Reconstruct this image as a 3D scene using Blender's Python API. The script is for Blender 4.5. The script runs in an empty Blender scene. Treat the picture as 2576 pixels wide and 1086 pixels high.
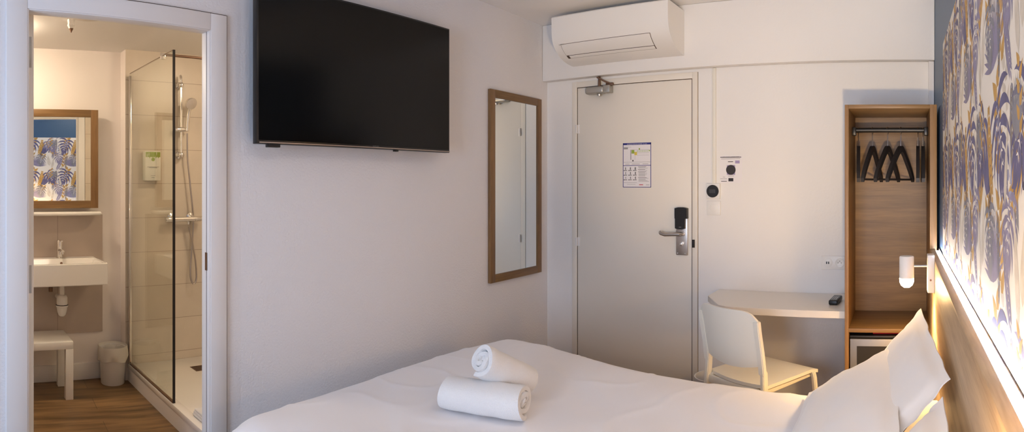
import bpy, bmesh, random
from math import *
from mathutils import Vector, Matrix

random.seed(4)
F = 1500.0; Y0 = 460.0; CH = 1.39; PX0 = 2270.0
col = bpy.context.scene.collection

# ------------------------------------------------------------------ frames
class Frame:
    """A vertical wall direction: +x along the wall to the right, +y into it, z up."""
    def __init__(s, foot):
        s.foot = foot; s.th = (foot - PX0) / F
        s.N = Vector((sin(s.th), cos(s.th), 0)); s.X = Vector((cos(s.th), -sin(s.th), 0)); s.rz = -s.th
    def t(s, px, n): return n * tan((px - s.foot) / F)
    def z(s, px, y, n): return CH - (y - Y0) / F * n / cos((px - s.foot) / F)
    def w(s, t, n, z=0): return s.X * t + s.N * n + Vector((0, 0, z))
A = Frame(2270)      # door wall
T = Frame(-150)      # television wall and bathroom
B = Frame(-300)      # wall of the bathroom doorway
DA = 3.57; DT = 2.264; DB = 2.128

# ------------------------------------------------------------------ materials
MATS = {}
def mat(name, color, rough=.6, metal=0, bump=0, bscale=200, spec=.5, coat=0, emit=None, estr=0, trans=0, ior=1.45, sheen=0, vary=0, vscale=4, detail=2):
    m = bpy.data.materials.new(name); m.use_nodes = True; MATS[name] = m
    nt = m.node_tree; b = nt.nodes['Principled BSDF']
    b.inputs['Base Color'].default_value = (*color, 1); b.inputs['Roughness'].default_value = rough
    b.inputs['Metallic'].default_value = metal; b.inputs['Specular IOR Level'].default_value = spec
    b.inputs['Coat Weight'].default_value = coat; b.inputs['IOR'].default_value = ior
    b.inputs['Transmission Weight'].default_value = trans; b.inputs['Sheen Weight'].default_value = sheen
    if emit: b.inputs['Emission Color'].default_value = (*emit, 1); b.inputs['Emission Strength'].default_value = estr
    tc = nt.nodes.new('ShaderNodeTexCoord')
    if bump:
        n = nt.nodes.new('ShaderNodeTexNoise'); n.inputs['Scale'].default_value = bscale; n.inputs['Detail'].default_value = detail
        nt.links.new(tc.outputs['Object'], n.inputs['Vector'])
        bp = nt.nodes.new('ShaderNodeBump'); bp.inputs['Strength'].default_value = bump; bp.inputs['Distance'].default_value = .004
        nt.links.new(n.outputs['Fac'], bp.inputs['Height']); nt.links.new(bp.outputs['Normal'], b.inputs['Normal'])
    if vary:
        n = nt.nodes.new('ShaderNodeTexNoise'); n.inputs['Scale'].default_value = vscale; n.inputs['Detail'].default_value = 5
        nt.links.new(tc.outputs['Object'], n.inputs['Vector'])
        mx = nt.nodes.new('ShaderNodeMix'); mx.data_type = 'RGBA'
        mx.inputs['A'].default_value = (*[c * (1 - vary) for c in color], 1); mx.inputs['B'].default_value = (*[min(1, c * (1 + vary)) for c in color], 1)
        nt.links.new(n.outputs['Fac'], mx.inputs['Factor']); nt.links.new(mx.outputs['Result'], b.inputs['Base Color'])
    return m

def wood(name, dark, light, axis=2, rough=.45, scale=3.0):
    """oak: fine grain stretched along one object axis"""
    m = bpy.data.materials.new(name); m.use_nodes = True; MATS[name] = m; nt = m.node_tree; b = nt.nodes['Principled BSDF']
    b.inputs['Roughness'].default_value = rough
    tc = nt.nodes.new('ShaderNodeTexCoord'); mp = nt.nodes.new('ShaderNodeMapping')
    sc = [scale * 9] * 3; sc[axis] = scale * .55; mp.inputs['Scale'].default_value = sc
    nt.links.new(tc.outputs['Object'], mp.inputs['Vector'])
    n1 = nt.nodes.new('ShaderNodeTexNoise'); n1.inputs['Scale'].default_value = .8; n1.inputs['Detail'].default_value = 8; n1.inputs['Roughness'].default_value = .6
    n2 = nt.nodes.new('ShaderNodeTexNoise'); n2.inputs['Scale'].default_value = 6; n2.inputs['Detail'].default_value = 6
    for n in (n1, n2): nt.links.new(mp.outputs['Vector'], n.inputs['Vector'])
    mm = nt.nodes.new('ShaderNodeMath'); mm.operation = 'MULTIPLY_ADD'; mm.inputs[1].default_value = .35
    nt.links.new(n2.outputs['Fac'], mm.inputs[0]); nt.links.new(n1.outputs['Fac'], mm.inputs[2])
    cr = nt.nodes.new('ShaderNodeValToRGB'); cr.color_ramp.elements[0].position = .42; cr.color_ramp.elements[1].position = .88
    cr.color_ramp.elements[0].color = (*dark, 1); cr.color_ramp.elements[1].color = (*light, 1)
    nt.links.new(mm.outputs[0], cr.inputs['Fac']); nt.links.new(cr.outputs['Color'], b.inputs['Base Color'])
    return m

def tiles(name, color, grout, w, h, off=0, ox=0, oz=0, mortar=.0025, rough=.35, vary=.06):
    """large tiles in the object's x-z plane"""
    m = bpy.data.materials.new(name); m.use_nodes = True; MATS[name] = m; nt = m.node_tree; b = nt.nodes['Principled BSDF']
    b.inputs['Roughness'].default_value = rough
    tc = nt.nodes.new('ShaderNodeTexCoord'); sp = nt.nodes.new('ShaderNodeSeparateXYZ'); cb = nt.nodes.new('ShaderNodeCombineXYZ')
    nt.links.new(tc.outputs['Object'], sp.inputs[0])
    ad = nt.nodes.new('ShaderNodeMath'); ad.operation = 'ADD'; ad.inputs[1].default_value = ox; nt.links.new(sp.outputs['X'], ad.inputs[0])
    az = nt.nodes.new('ShaderNodeMath'); az.operation = 'ADD'; az.inputs[1].default_value = oz; nt.links.new(sp.outputs['Z'], az.inputs[0])
    nt.links.new(ad.outputs[0], cb.inputs['X']); nt.links.new(az.outputs[0], cb.inputs['Y'])
    br = nt.nodes.new('ShaderNodeTexBrick'); br.offset = off; br.inputs['Scale'].default_value = 1
    br.inputs['Brick Width'].default_value = w; br.inputs['Row Height'].default_value = h; br.inputs['Mortar Size'].default_value = mortar
    br.inputs['Mortar Smooth'].default_value = .2
    br.inputs['Color1'].default_value = (*color, 1); br.inputs['Color2'].default_value = (*[c * .97 for c in color], 1); br.inputs['Mortar'].default_value = (*grout, 1)
    nt.links.new(cb.outputs[0], br.inputs['Vector'])
    n = nt.nodes.new('ShaderNodeTexNoise'); n.inputs['Scale'].default_value = 5; n.inputs['Detail'].default_value = 6; nt.links.new(tc.outputs['Object'], n.inputs['Vector'])
    mr = nt.nodes.new('ShaderNodeMapRange'); mr.inputs['To Min'].default_value = 1 - vary * 2; mr.inputs['To Max'].default_value = 1 + vary * 2
    nt.links.new(n.outputs['Fac'], mr.inputs['Value'])
    mx = nt.nodes.new('ShaderNodeVectorMath'); mx.operation = 'SCALE'; nt.links.new(br.outputs['Color'], mx.inputs[0]); nt.links.new(mr.outputs[0], mx.inputs['Scale'])
    nt.links.new(mx.outputs[0], b.inputs['Base Color'])
    return m

def planks(name, dark, light, w=.19, l=1.3, rot=0):
    m = bpy.data.materials.new(name); m.use_nodes = True; MATS[name] = m; nt = m.node_tree; b = nt.nodes['Principled BSDF']
    b.inputs['Roughness'].default_value = .38
    tc = nt.nodes.new('ShaderNodeTexCoord'); mp = nt.nodes.new('ShaderNodeMapping'); mp.inputs['Rotation'].default_value = (0, 0, rot)
    nt.links.new(tc.outputs['Object'], mp.inputs['Vector'])
    br = nt.nodes.new('ShaderNodeTexBrick'); br.inputs['Scale'].default_value = 1; br.inputs['Brick Width'].default_value = l; br.inputs['Row Height'].default_value = w
    br.inputs['Mortar Size'].default_value = .0015; br.inputs['Color1'].default_value = (.75, .75, .75, 1); br.inputs['Color2'].default_value = (1.15, 1.15, 1.15, 1); br.inputs['Mortar'].default_value = (.35, .35, .35, 1)
    nt.links.new(mp.outputs[0], br.inputs['Vector'])
    m2 = nt.nodes.new('ShaderNodeMapping'); m2.inputs['Scale'].default_value = (1.6, 14, 1); nt.links.new(mp.outputs[0], m2.inputs['Vector'])
    n = nt.nodes.new('ShaderNodeTexNoise'); n.inputs['Scale'].default_value = 1.3; n.inputs['Detail'].default_value = 8; nt.links.new(m2.outputs[0], n.inputs['Vector'])
    cr = nt.nodes.new('ShaderNodeValToRGB'); cr.color_ramp.elements[0].position = .33; cr.color_ramp.elements[1].position = .68
    cr.color_ramp.elements[0].color = (*dark, 1); cr.color_ramp.elements[1].color = (*light, 1); nt.links.new(n.outputs['Fac'], cr.inputs['Fac'])
    mx = nt.nodes.new('ShaderNodeVectorMath'); mx.operation = 'MULTIPLY'; nt.links.new(cr.outputs['Color'], mx.inputs[0]); nt.links.new(br.outputs['Color'], mx.inputs[1])
    nt.links.new(mx.outputs[0], b.inputs['Base Color'])
    return m

WALL = mat('wall_plaster', (.80, .79, .80), .8, bump=.55, bscale=95, detail=3)
WALLP = mat('wall_paint', (.82, .81, .80), .72, bump=.15, bscale=60)
CEIL = mat('ceiling_paint', (.82, .81, .80), .85)
BATHW = mat('bathroom_paint', (.85, .80, .77), .7, bump=.08, bscale=40)
BLUE = mat('blue_paint', (.05, .105, .19), .42, bump=.2, bscale=80)
DOORP = mat('door_paint', (.80, .76, .69), .42, bump=.03, bscale=120)
TRIM = mat('trim_paint', (.80, .78, .77), .42)
WHITE = mat('white_plastic', (.82, .81, .79), .35)
CREAM = mat('cream_plastic', (.80, .78, .70), .4)
CERAM = mat('ceramic', (.84, .82, .79), .12, coat=.5)
CHROME = mat('chrome', (.82, .80, .78), .12, metal=1)
STEEL = mat('brushed_steel', (.55, .50, .46), .35, metal=1)
GREYM = mat('grey_metal', (.42, .41, .38), .4, metal=.6)
BLACK = mat('black_plastic', (.012, .011, .011), .35)
BLACKM = mat('black_matte', (.014, .012, .013), .6)
SCREEN = mat('screen', (.004, .004, .004), .16, spec=.25)
GAP = mat('dark_gap', (.09, .06, .045), .9)
FABRIC = mat('white_cotton', (.83, .82, .84), .9, bump=.12, bscale=900, sheen=.2)
TERRY = mat('terry_cotton', (.87, .87, .87), 1, bump=.9, bscale=380, sheen=.4, detail=4)
PILLOWM = mat('pillow_cotton', (.83, .82, .82), .9, bump=.1, bscale=700, sheen=.2)
OAKX = wood('oak_along_x', (.12, .062, .02), (.25, .142, .052), 0)
OAKY = wood('oak_along_y', (.27, .18, .10), (.52, .385, .24), 1)
OAKZ = wood('oak_along_z', (.14, .072, .026), (.28, .155, .06), 2)
BRONZE = mat('bronze_seal', (.20, .12, .08), .4, metal=.7)
FLOORM = planks('oak_laminate', (.095, .05, .019), (.31, .185, .08), rot=T.rz)
TILE = tiles('beige_tile', (.66, .585, .49), (.42, .34, .27), 1.2, .2435, ox=.37, oz=.075)
SPLASH = tiles('taupe_tile', (.47, .395, .345), (.33, .27, .23), .6, 4, ox=.383, oz=1)
MIRROR = mat('mirror_glass', (.93, .95, .92), .01, metal=1)
REDP = mat('red_plastic', (.55, .02, .03), .4)
PAPER = mat('paper', (.82, .80, .82), .7)
INKB = mat('blue_ink', (.03, .035, .22), .6)
INK = mat('black_ink', (.03, .025, .03), .6)
INKG = mat('grey_ink', (.33, .32, .33), .6)
GREENI = mat('green_ink', (.30, .42, .06), .6)
YELI = mat('yellow_ink', (.70, .55, .08), .6)
LILAC = mat('lilac_ink', (.36, .30, .50), .6)
LEDM = mat('led_emitter', (1, 1, 1), .5, emit=(.90, .92, 1.0), estr=66)
BULB = mat('bulb_glow', (1, .9, .7), .5, emit=(1.0, .62, .26), estr=210)
BAGM = mat('bin_liner', (.85, .82, .76), .35)
b_ = BAGM.node_tree.nodes['Principled BSDF']; b_.inputs['Alpha'].default_value = .75

def glass_mat(name, tint=(.93, .96, .93), rough=0.0):
    m = bpy.data.materials.new(name); m.use_nodes = True; MATS[name] = m; nt = m.node_tree; nt.nodes.clear()
    o = nt.nodes.new('ShaderNodeOutputMaterial'); tr = nt.nodes.new('ShaderNodeBsdfTransparent'); gl = nt.nodes.new('ShaderNodeBsdfGlossy')
    tr.inputs['Color'].default_value = (*tint, 1); gl.inputs['Roughness'].default_value = rough; gl.inputs['Color'].default_value = (1, 1, 1, 1)
    fr = nt.nodes.new('ShaderNodeFresnel'); ge = nt.nodes.new('ShaderNodeNewGeometry'); mr = nt.nodes.new('ShaderNodeMapRange')
    mr.inputs['To Min'].default_value = 1.5; mr.inputs['To Max'].default_value = 1 / 1.5; nt.links.new(ge.outputs['Backfacing'], mr.inputs['Value']); nt.links.new(mr.outputs[0], fr.inputs['IOR'])
    mx = nt.nodes.new('ShaderNodeMixShader'); nt.links.new(fr.outputs[0], mx.inputs[0]); nt.links.new(tr.outputs[0], mx.inputs[1]); nt.links.new(gl.outputs[0], mx.inputs[2])
    nt.links.new(mx.outputs[0], o.inputs['Surface']); return m
GLASS = glass_mat('shower_glass', (.955, .96, .92)); WGLASS = glass_mat('window_glass', (.98, .99, 1))

# ------------------------------------------------------------------ mesh builder
class MB:
    def __init__(s): s.bm = bmesh.new(); s.mats = []
    def mi(s, m):
        if m is None: return 0
        if m not in s.mats: s.mats.append(m)
        return s.mats.index(m)
    def face(s, pts, m=None):
        f = s.bm.faces.new([s.bm.verts.new(p) for p in pts]); f.material_index = s.mi(m); return f
    def box(s, x0, x1, y0, y1, z0, z1, bev=0, m=None, seg=2, M=None):
        r = bmesh.ops.create_cube(s.bm, size=1); vs = r['verts']
        for v in vs: v.co = Vector(((x0 + x1) / 2 + v.co.x * (x1 - x0), (y0 + y1) / 2 + v.co.y * (y1 - y0), (z0 + z1) / 2 + v.co.z * (z1 - z0)))
        i = s.mi(m)
        fs = {f for v in vs for f in v.link_faces}
        for f in fs: f.material_index = i
        if bev:
            es = list({e for v in vs for e in v.link_edges})
            g = bmesh.ops.bevel(s.bm, geom=es, offset=bev, segments=seg, affect='EDGES', profile=.5)
            for f in g['faces']: f.material_index = i
            vs = list({v for f in g['faces'] for v in f.verts} | {v for v in vs if v.is_valid})
        if M is not None:
            bmesh.ops.transform(s.bm, matrix=M, verts=[v for v in vs if v.is_valid])
        return s
    def ring(s, c, u, v, r, n, ru=None):
        return [s.bm.verts.new(c + u * (r * cos(2 * pi * k / n)) + v * ((ru or r) * sin(2 * pi * k / n))) for k in range(n)]
    def tube(s, pts, r, n=12, m=None, caps=True):
        pts = [Vector(p) for p in pts]; rs = r if isinstance(r, (list, tuple)) else [r] * len(pts)
        i = s.mi(m); prev = None; rings = []; u = None
        for k, p in enumerate(pts):
            d = (pts[min(k + 1, len(pts) - 1)] - pts[max(k - 1, 0)])
            if d.length < 1e-9: d = Vector((0, 0, 1))
            d.normalize()
            if u is None: u = d.orthogonal().normalized()
            else: u = (u - d * u.dot(d)).normalized()
            rings.append(s.ring(p, u, d.cross(u), rs[k], n))
        for a, b in zip(rings, rings[1:]):
            for k in range(n):
                f = s.bm.faces.new((a[k], a[(k + 1) % n], b[(k + 1) % n], b[k])); f.material_index = i
        if caps:
            for rg in (rings[0][::-1], rings[-1]):
                f = s.bm.faces.new(rg); f.material_index = i
        return s
    def lathe(s, prof, c=(0, 0, 0), ax=(0, 0, 1), n=24, m=None, caps=True):
        """prof = [(radius, height)...] round axis ax through c"""
        ax = Vector(ax).normalized(); c = Vector(c); return s.tube_rings([(c + ax * h, rr) for rr, h in prof], ax, n, m, caps)
    def tube_rings(s, pr, ax, n, m, caps):
        i = s.mi(m); u = ax.orthogonal().normalized(); v = ax.cross(u); rings = []
        for p, r in pr: rings.append(s.ring(p, u, v, max(r, 1e-5), n))
        for a, b in zip(rings, rings[1:]):
            for k in range(n):
                f = s.bm.faces.new((a[k], a[(k + 1) % n], b[(k + 1) % n], b[k])); f.material_index = i
        if caps:
            for rg in (rings[0][::-1], rings[-1]):
                f = s.bm.faces.new(rg); f.material_index = i
        return s
    def prism(s, outline, a, b, plane='yz', m=None):
        """outline extruded along the third axis from a to b"""
        def P(p, q):
            if plane == 'yz': return (q, p[0], p[1])
            if plane == 'xz': return (p[0], q, p[1])
            return (p[0], p[1], q)
        i = s.mi(m); n = len(outline)
        r0 = [s.bm.verts.new(P(p, a)) for p in outline]; r1 = [s.bm.verts.new(P(p, b)) for p in outline]
        for k in range(n):
            f = s.bm.faces.new((r0[k], r0[(k + 1) % n], r1[(k + 1) % n], r1[k])); f.material_index = i
        for rg in (r0[::-1], r1): f = s.bm.faces.new(rg); f.material_index = i
        return s
    def build(s, name, m=None, parent=None, loc=None, rz=None, smooth=35):
        if m is not None and not s.mats: s.mats = [m]
        bmesh.ops.recalc_face_normals(s.bm, faces=s.bm.faces)
        me = bpy.data.meshes.new(name); s.bm.to_mesh(me); s.bm.free()
        for mm in s.mats: me.materials.append(mm)
        if smooth:
            me.shade_smooth(); me.set_sharp_from_angle(angle=radians(smooth))
        o = bpy.data.objects.new(name, me); col.objects.link(o)
        if parent: o.parent = parent
        if loc is not None: o.location = loc
        if rz is not None: o.rotation_euler = (0, 0, rz)
        return o

def tag(o, label=None, cat=None, group=None, kind=None):
    if label: o['label'] = label
    if cat: o['category'] = cat
    if group: o['group'] = group
    if kind: o['kind'] = kind
    return o
def thing(name, label, cat, loc, rz=0, group=None):
    o = bpy.data.objects.new(name, None); col.objects.link(o); o.empty_display_size = .05
    o.location = loc; o.rotation_euler = (0, 0, rz); return tag(o, label, cat, group)
def struct(o): o['kind'] = 'structure'; return o
def text(parent, s, size, loc, m, name='lettering', rx=pi / 2, align='CENTER', ext=.0002):
    c = bpy.data.curves.new(name, 'FONT'); c.body = s; c.size = size; c.align_x = align; c.extrude = ext
    o = bpy.data.objects.new(name, c); col.objects.link(o); dg = bpy.context.evaluated_depsgraph_get(); dg.update()
    me = bpy.data.meshes.new_from_object(o.evaluated_get(dg)); bpy.data.objects.remove(o); 
    me.materials.clear(); me.materials.append(m)
    ob = bpy.data.objects.new(name, me); col.objects.link(ob); ob.parent = parent; ob.location = loc; ob.rotation_euler = (rx, 0, 0)
    return ob
def copy_tree(o, parent=None):
    c = o.copy(); col.objects.link(c); c.parent = parent
    for ch in [x for x in col.objects if x.parent == o]: copy_tree(ch, c)
    return c

# ------------------------------------------------------------------ room shell
RX = .19; YB = -1.65; HC = 2.51; HB = 2.33
cornL = A.w(A.t(1378, DA), DA)                       # corner of door wall and television wall
tC = DT * tan((1378 - T.foot) / F); tJ = DT * tan((605 - T.foot) / F); bJ = DB * tan((605 - B.foot) / F)
DO0, DO1, DOH = .532, 1.308, 2.028                   # bathroom doorway in frame B
TH = .05

MB().box(-5.0, RX + .1, YB - .4, DA + .12, -.1, 0).build('floor', FLOORM, smooth=0)
f_ = bpy.data.objects['floor']; struct(f_)
c = MB(); p = [T.w(-2.0, DT + .03), T.w(tC + .05, DT + .03), Vector((RX + .1, DA + .1, 0)), Vector((RX + .1, YB - .1, 0)), B.w(-2.0, DB + .03)]
p = [cornL + Vector((-.03, .1, 0)), Vector((RX + .1, DA + .1, 0)), Vector((RX + .1, YB - .1, 0)), B.w(-1.9, DB + .03), B.w(bJ, DB + .03)]
c.prism([(q.x, q.y) for q in p], HC, HC + .08, 'xy'); struct(c.build('ceiling', CEIL, smooth=0))

# wall with the television + wall with the bathroom doorway, one partition
w = MB()
def slab(w, P0, P1, P2, P3, z0, z1, m=None):
    w.prism([(q.x, q.y) for q in (P0, P1, P2, P3)], z0, z1, 'xy', m)
slab(w, T.w(tJ, DT), T.w(tC, DT), T.w(tC + .02, DT + TH), B.w(bJ - .006, DB + TH), 0, HC)
slab(w, B.w(DO1, DB), B.w(bJ, DB), B.w(bJ - .006, DB + TH), B.w(DO1, DB + TH), 0, HC)
slab(w, B.w(-1.9, DB), B.w(DO0, DB), B.w(DO0, DB + TH), B.w(-1.9, DB + TH), 0, HC)
slab(w, B.w(DO0, DB), B.w(DO1, DB), B.w(DO1, DB + TH), B.w(DO0, DB + TH), DOH, HC)
struct(w.build('wall_left', WALL, smooth=0))
# door wall with its opening
dl0, dl1, dh = A.t(1452, DA), A.t(1742, DA), 2.056
w = MB(); w.box(cornL.x - .05, dl0 - .04, DA, DA + .1, 0, HC); w.box(dl1 + .04, RX + .1, DA, DA + .1, 0, HC); w.box(dl0 - .04, dl1 + .04, DA, DA + .1, dh + .04, HC)
struct(w.build('wall_door', WALLP, smooth=0))
w = MB(); w.box(cornL.x + .002, RX - .001, DA - .07, DA - .001, 2.113, HC - .001, .004); struct(w.build('wall_soffit', WALLP))
w = MB(); w.box(RX, RX + .1, YB - .1, DA - .001, 0, HC - .001); struct(w.build('wall_right', BLUE, smooth=0))
# back wall with the window the daylight comes through
WX0, WX1, WZ0, WZ1 = -1.15, -.10, .45, 2.05
w = MB(); bl = B.w(-1.35, DB).x - .3
w.box(bl, WX0, YB - .1, YB, 0, HC - .001); w.box(WX1, RX - .001, YB - .1, YB, 0, HC - .001); w.box(WX0, WX1, YB - .1, YB, 0, WZ0); w.box(WX0, WX1, YB - .1, YB, WZ1, HC - .001)
struct(w.build('wall_back', WALLP, smooth=0))
w = MB()
for a in ((WX0, WX0 + .06, WZ0, WZ1), (WX1 - .06, WX1, WZ0, WZ1), ((WX0 + WX1) / 2 - .04, (WX0 + WX1) / 2 + .04, WZ0, WZ1), (WX0 + .06, WX1 - .06, WZ0, WZ0 + .06), (WX0 + .06, WX1 - .06, WZ1 - .06, WZ1)):
    w.box(a[0], a[1], YB - .07, YB - .02, a[2], a[3], .004)
wf = struct(w.build('window_1', TRIM))
MB().box(WX0 + .05, WX1 - .05, YB - .05, YB - .045, WZ0 + .05, WZ1 - .05).build('window_pane', WGLASS, wf)

# bathroom shell
DS, DTI = 4.11, 4.0; tS = 1.284; tR = 2.25; tL = -.05
w = MB(); 
def tbox(w, t0, t1, n0, n1, z0, z1, bev=0, m=None): w.box(t0, t1, n0, n1, z0, z1, bev, m)
w.box(tL, tS, DS, DS + .08, 0, HB); struct(w.build('wall_bathroom_sink', BATHW, rz=T.rz, smooth=0))
w = MB(); w.box(tS, tR + .1, DTI, DS + .08, 0, HB, 0, TILE); w.box(tS - .002, tS, DTI, DS, 0, HB, 0, BATHW)
struct(w.build('wall_bathroom_shower', TILE, rz=T.rz, smooth=0))
w = MB(); w.box(tR, tR + .08, DT + TH + .002, DTI - .002, 0, HB); struct(w.build('wall_bathroom_right', TILE, rz=T.rz, smooth=0))
w = MB(); w.box(tL - .08, tL, DT, DS, 0, HB); struct(w.build('wall_bathroom_left', BATHW, rz=T.rz, smooth=0))
w = MB(); w.box(tL - .08, tR + .1, DT - .03, DS + .1, HB, HB + .08)
# keep the bathroom ceiling behind the partition
cpts = [T.w(tL - .08, DS + .1), T.w(tR + .1, DS + .1), T.w(tR + .1, DT + TH), B.w(bJ - .006, DB + TH), B.w(-.1, DB + TH)]
w.bm.free(); w = MB(); w.prism([(q.x, q.y) for q in cpts], HB, HB + .08, 'xy'); struct(w.build('ceiling_bathroom', CEIL, smooth=0))
# tiled lining on the bathroom side of the partition, beside the doorway
w = MB(); w.box(DO1 + .085, bJ - .02, DB + TH, DB + TH + .008, 0, HB - .001); struct(w.build('wall_bathroom_lining', TILE, rz=B.rz, smooth=0))
w = MB(); w.box(tL + .001, tS - .004, DS - .014, DS - .001, 0, .115, .003); struct(w.build('baseboard_bathroom', TRIM, rz=T.rz))
w = MB(); w.box(cornL.x + .01, dl0 - .045, DA - .012, DA - .001, 0, .08, .003); w.box(dl1 + .045, -.31, DA - .012, DA - .001, 0, .08, .003); struct(w.build('baseboard_back', TRIM))
# white corner bead at the right end of the door wall
w = MB(); w.box(RX - .035, RX - .002, DA - .05, DA - .002, 0, 2.11, .004); struct(w.build('trim_1', TRIM))

# bathroom door casing (frame B)
w = MB(); w.mi(TRIM)
for d, y0, y1 in ((0, DB - .014, DB), (.02, DB + TH, DB + TH + .014)):
    w.box(DO0 - .08, DO0 - d, y0, y1, 0, DOH + .07, .003); w.box(DO1 + d, DO1 + .08, y0, y1, 0, DOH + .07, .003); w.box(DO0 - d, DO1 + d, y0, y1, DOH + d, DOH + .07, .003)
w.box(DO1 - .006, DO1 + .001, DB - .010, DB + TH + .002, 0, DOH, .002); w.box(DO0 - .001, DO0 + .006, DB - .010, DB + TH + .002, 0, DOH, .002)
w.box(DO0 + .006, DO1 - .006, DB - .010, DB + TH + .002, DOH - .004, DOH + .001, .002)
w.box(DO1 - .0075, DO1 - .0055, DB + .012, DB + .0135, 0, DOH - .004, 0, GAP)
dc = struct(w.build('trim_2', TRIM, rz=B.rz))
MB().box(DO1 - .0085, DO1 - .0070, DB + .006, DB + .022, B.z(530, 680, DB), B.z(530, 635, DB)).build('strike_plate', BRONZE, dc)
w = MB(); w.box(DO1 + .0802, DO1 + .0845, DB - .008, DB - .0005, 0, DOH + .0725, 0, GAP); w.box(DO0 - .08, DO1 + .08, DB - .008, DB - .0005, DOH + .0702, DOH + .0735, 0, GAP); struct(w.build('trim_3', GAP, rz=B.rz, smooth=0))
# open bathroom door leaf, seen on its hinge edge
w = MB(); w.box(DO0 + .008, DO0 + .045, DB + TH + .02, DB + TH + .76, .01, DOH + .028, .002)
d2 = struct(w.build('door_2', DOORP, rz=B.rz))
for y0, y1 in ((172, 95), (735, 665)):
    z0, z1 = B.z(66, y0, DB + .09), B.z(66, y1, DB + .09)
    h = MB().box(DO0 + .012, DO0 + .036, DB + TH + .0185, DB + TH + .0205, z0, z1, .0008).build('hinge_plate', GREYM, d2)
h = MB(); h.tube([(DO0 + .045, DB + TH + .70, 1.04), (DO0 + .09, DB + TH + .70, 1.04), (DO0 + .095, DB + TH + .68, 1.04), (DO0 + .095, DB + TH + .58, 1.04)], .009); h.build('door_handle', STEEL, d2)

# ------------------------------------------------------------------ entry door (door_1)
w = MB(); w.box(dl0 + .003, dl1 - .003, DA + .002, DA + .042, .008, dh - .003, .002); d1 = struct(w.build('door_1', DOORP))
w = MB(); x0, x1 = A.t(1440, DA), A.t(1755, DA)
w.box(x0, dl0, DA - .006, DA + .05, 0, 2.096, .002); w.box(dl1, x1, DA - .006, DA + .05, 0, 2.096, .002); w.box(dl0, dl1, DA - .006, DA + .05, dh, 2.096, .002)
struct(w.build('trim_4', DOORP))
MB().box(dl0 - .02, dl1 + .02, DA + .046, DA + .05, 0, dh + .02).build('door_back_seal', GAP, d1, smooth=0)
w = MB(); w.box(dl1 - .0055, dl1 - .0005, DA + .0005, DA + .006, .008, dh); w.box(dl0 + .0005, dl0 + .0035, DA + .0005, DA + .006, .008, dh); w.box(dl0, dl1, DA + .0005, DA + .006, dh - .004, dh - .0005); w.build('door_gap', GAP, d1, smooth=0)
for y in (325, 607):
    z = A.z(1450, y, DA)
    h = MB(); h.tube([(dl0 + .002, DA - .014, z - .028), (dl0 + .002, DA - .014, z + .028)], .0065, 10); h.box(dl0 - .002, dl0 + .022, DA - .0025, DA + .003, z - .03, z + .03, .001); h.build('hinge', TRIM, d1)
# lock
lk = thing('door_lock', 'electronic door lock with black card reader and steel lever handle on the cream entry door', 'door lock', (A.t(1716.5, DA), DA + .002, 0))
lx = .5 * (A.t(1731, DA) - A.t(1702, DA)); zt, zb = A.z(1716, 530, DA), A.z(1716, 641, DA)
MB().box(-lx, lx, -.014, 0, zb, zt, .004).build('lock_plate', STEEL, lk)
r = MB(); zr = A.z(1716, 521, DA); zm = A.z(1716, 549, DA); zq = A.z(1716, 576, DA)
r.prism([(-lx - .002, zm), (-lx - .002, zr - .006), (-lx * .5, zr), (lx * .5, zr), (lx + .002, zr - .006), (lx + .002, zm)], -.034, -.001, 'xz'); 
r.prism([(-lx, zq + .006), (-lx * .5, zq), (lx * .25, zq), (lx * .7, zq + .006), (lx * .7, zm + .002), (-lx, zm + .002)], -.032, -.001, 'xz')
cr_ = r.build('card_reader', BLACK, lk); cr_['label'] = 'black card reader'
MB().box(-.012, .004, -.0325, -.0318, zq + .014, zq + .016).build('maker_mark', STEEL, cr_, smooth=0)
h = MB(); zh = A.z(1700, 587, DA)
h.tube([(.006, -.012, zh), (.006, -.05, zh), (.0, -.058, zh), (-.02, -.06, zh), (-.10, -.06, zh - .004), (-.128, -.056, zh + .004), (-.134, -.045, zh + .008)], .0125, 14); h.lathe([(.017, 0), (.017, .008)], (.006, -.022, zh), (0, 1, 0)); h.build('lever_handle', STEEL, lk)
zk = A.z(1716, 612, DA); h = MB(); h.lathe([(.014, 0), (.014, .006)], (0.002, -.02, zk), (0, 1, 0)); h.box(-.007, .011, -.036, -.018, zk - .012, zk + .012, .004); h.build('thumb_turn', CHROME, lk)
for sx in (-lx * .7, lx * .6): 
    MB().lathe([(.004, 0), (.004, .002)], (sx, -.0155, zb + .012), (0, 1, 0), 12).build('screw', CHROME, lk)
q = MB(); q.box(dl1 + .002, dl1 + .02, DA - .017, DA - .0125, A.z(1746, 622, DA), A.z(1746, 602, DA), .001); tag(q.build('strike_plate', BLACKM), 'small black latch strike plate on the entry door frame', 'strike plate')
# chipped paint
q = MB(); cz = A.z(1740, 678, DA)
q.face([(dl1 - .012, DA + .0015, cz + .022), (dl1 - .004, DA + .0015, cz + .018), (dl1 - .005, DA + .0015, cz - .02), (dl1 - .013, DA + .0015, cz - .012), (dl1 - .016, DA + .0015, cz + .004)]); q.build('paint_chip', CREAM, d1, smooth=0)
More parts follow.
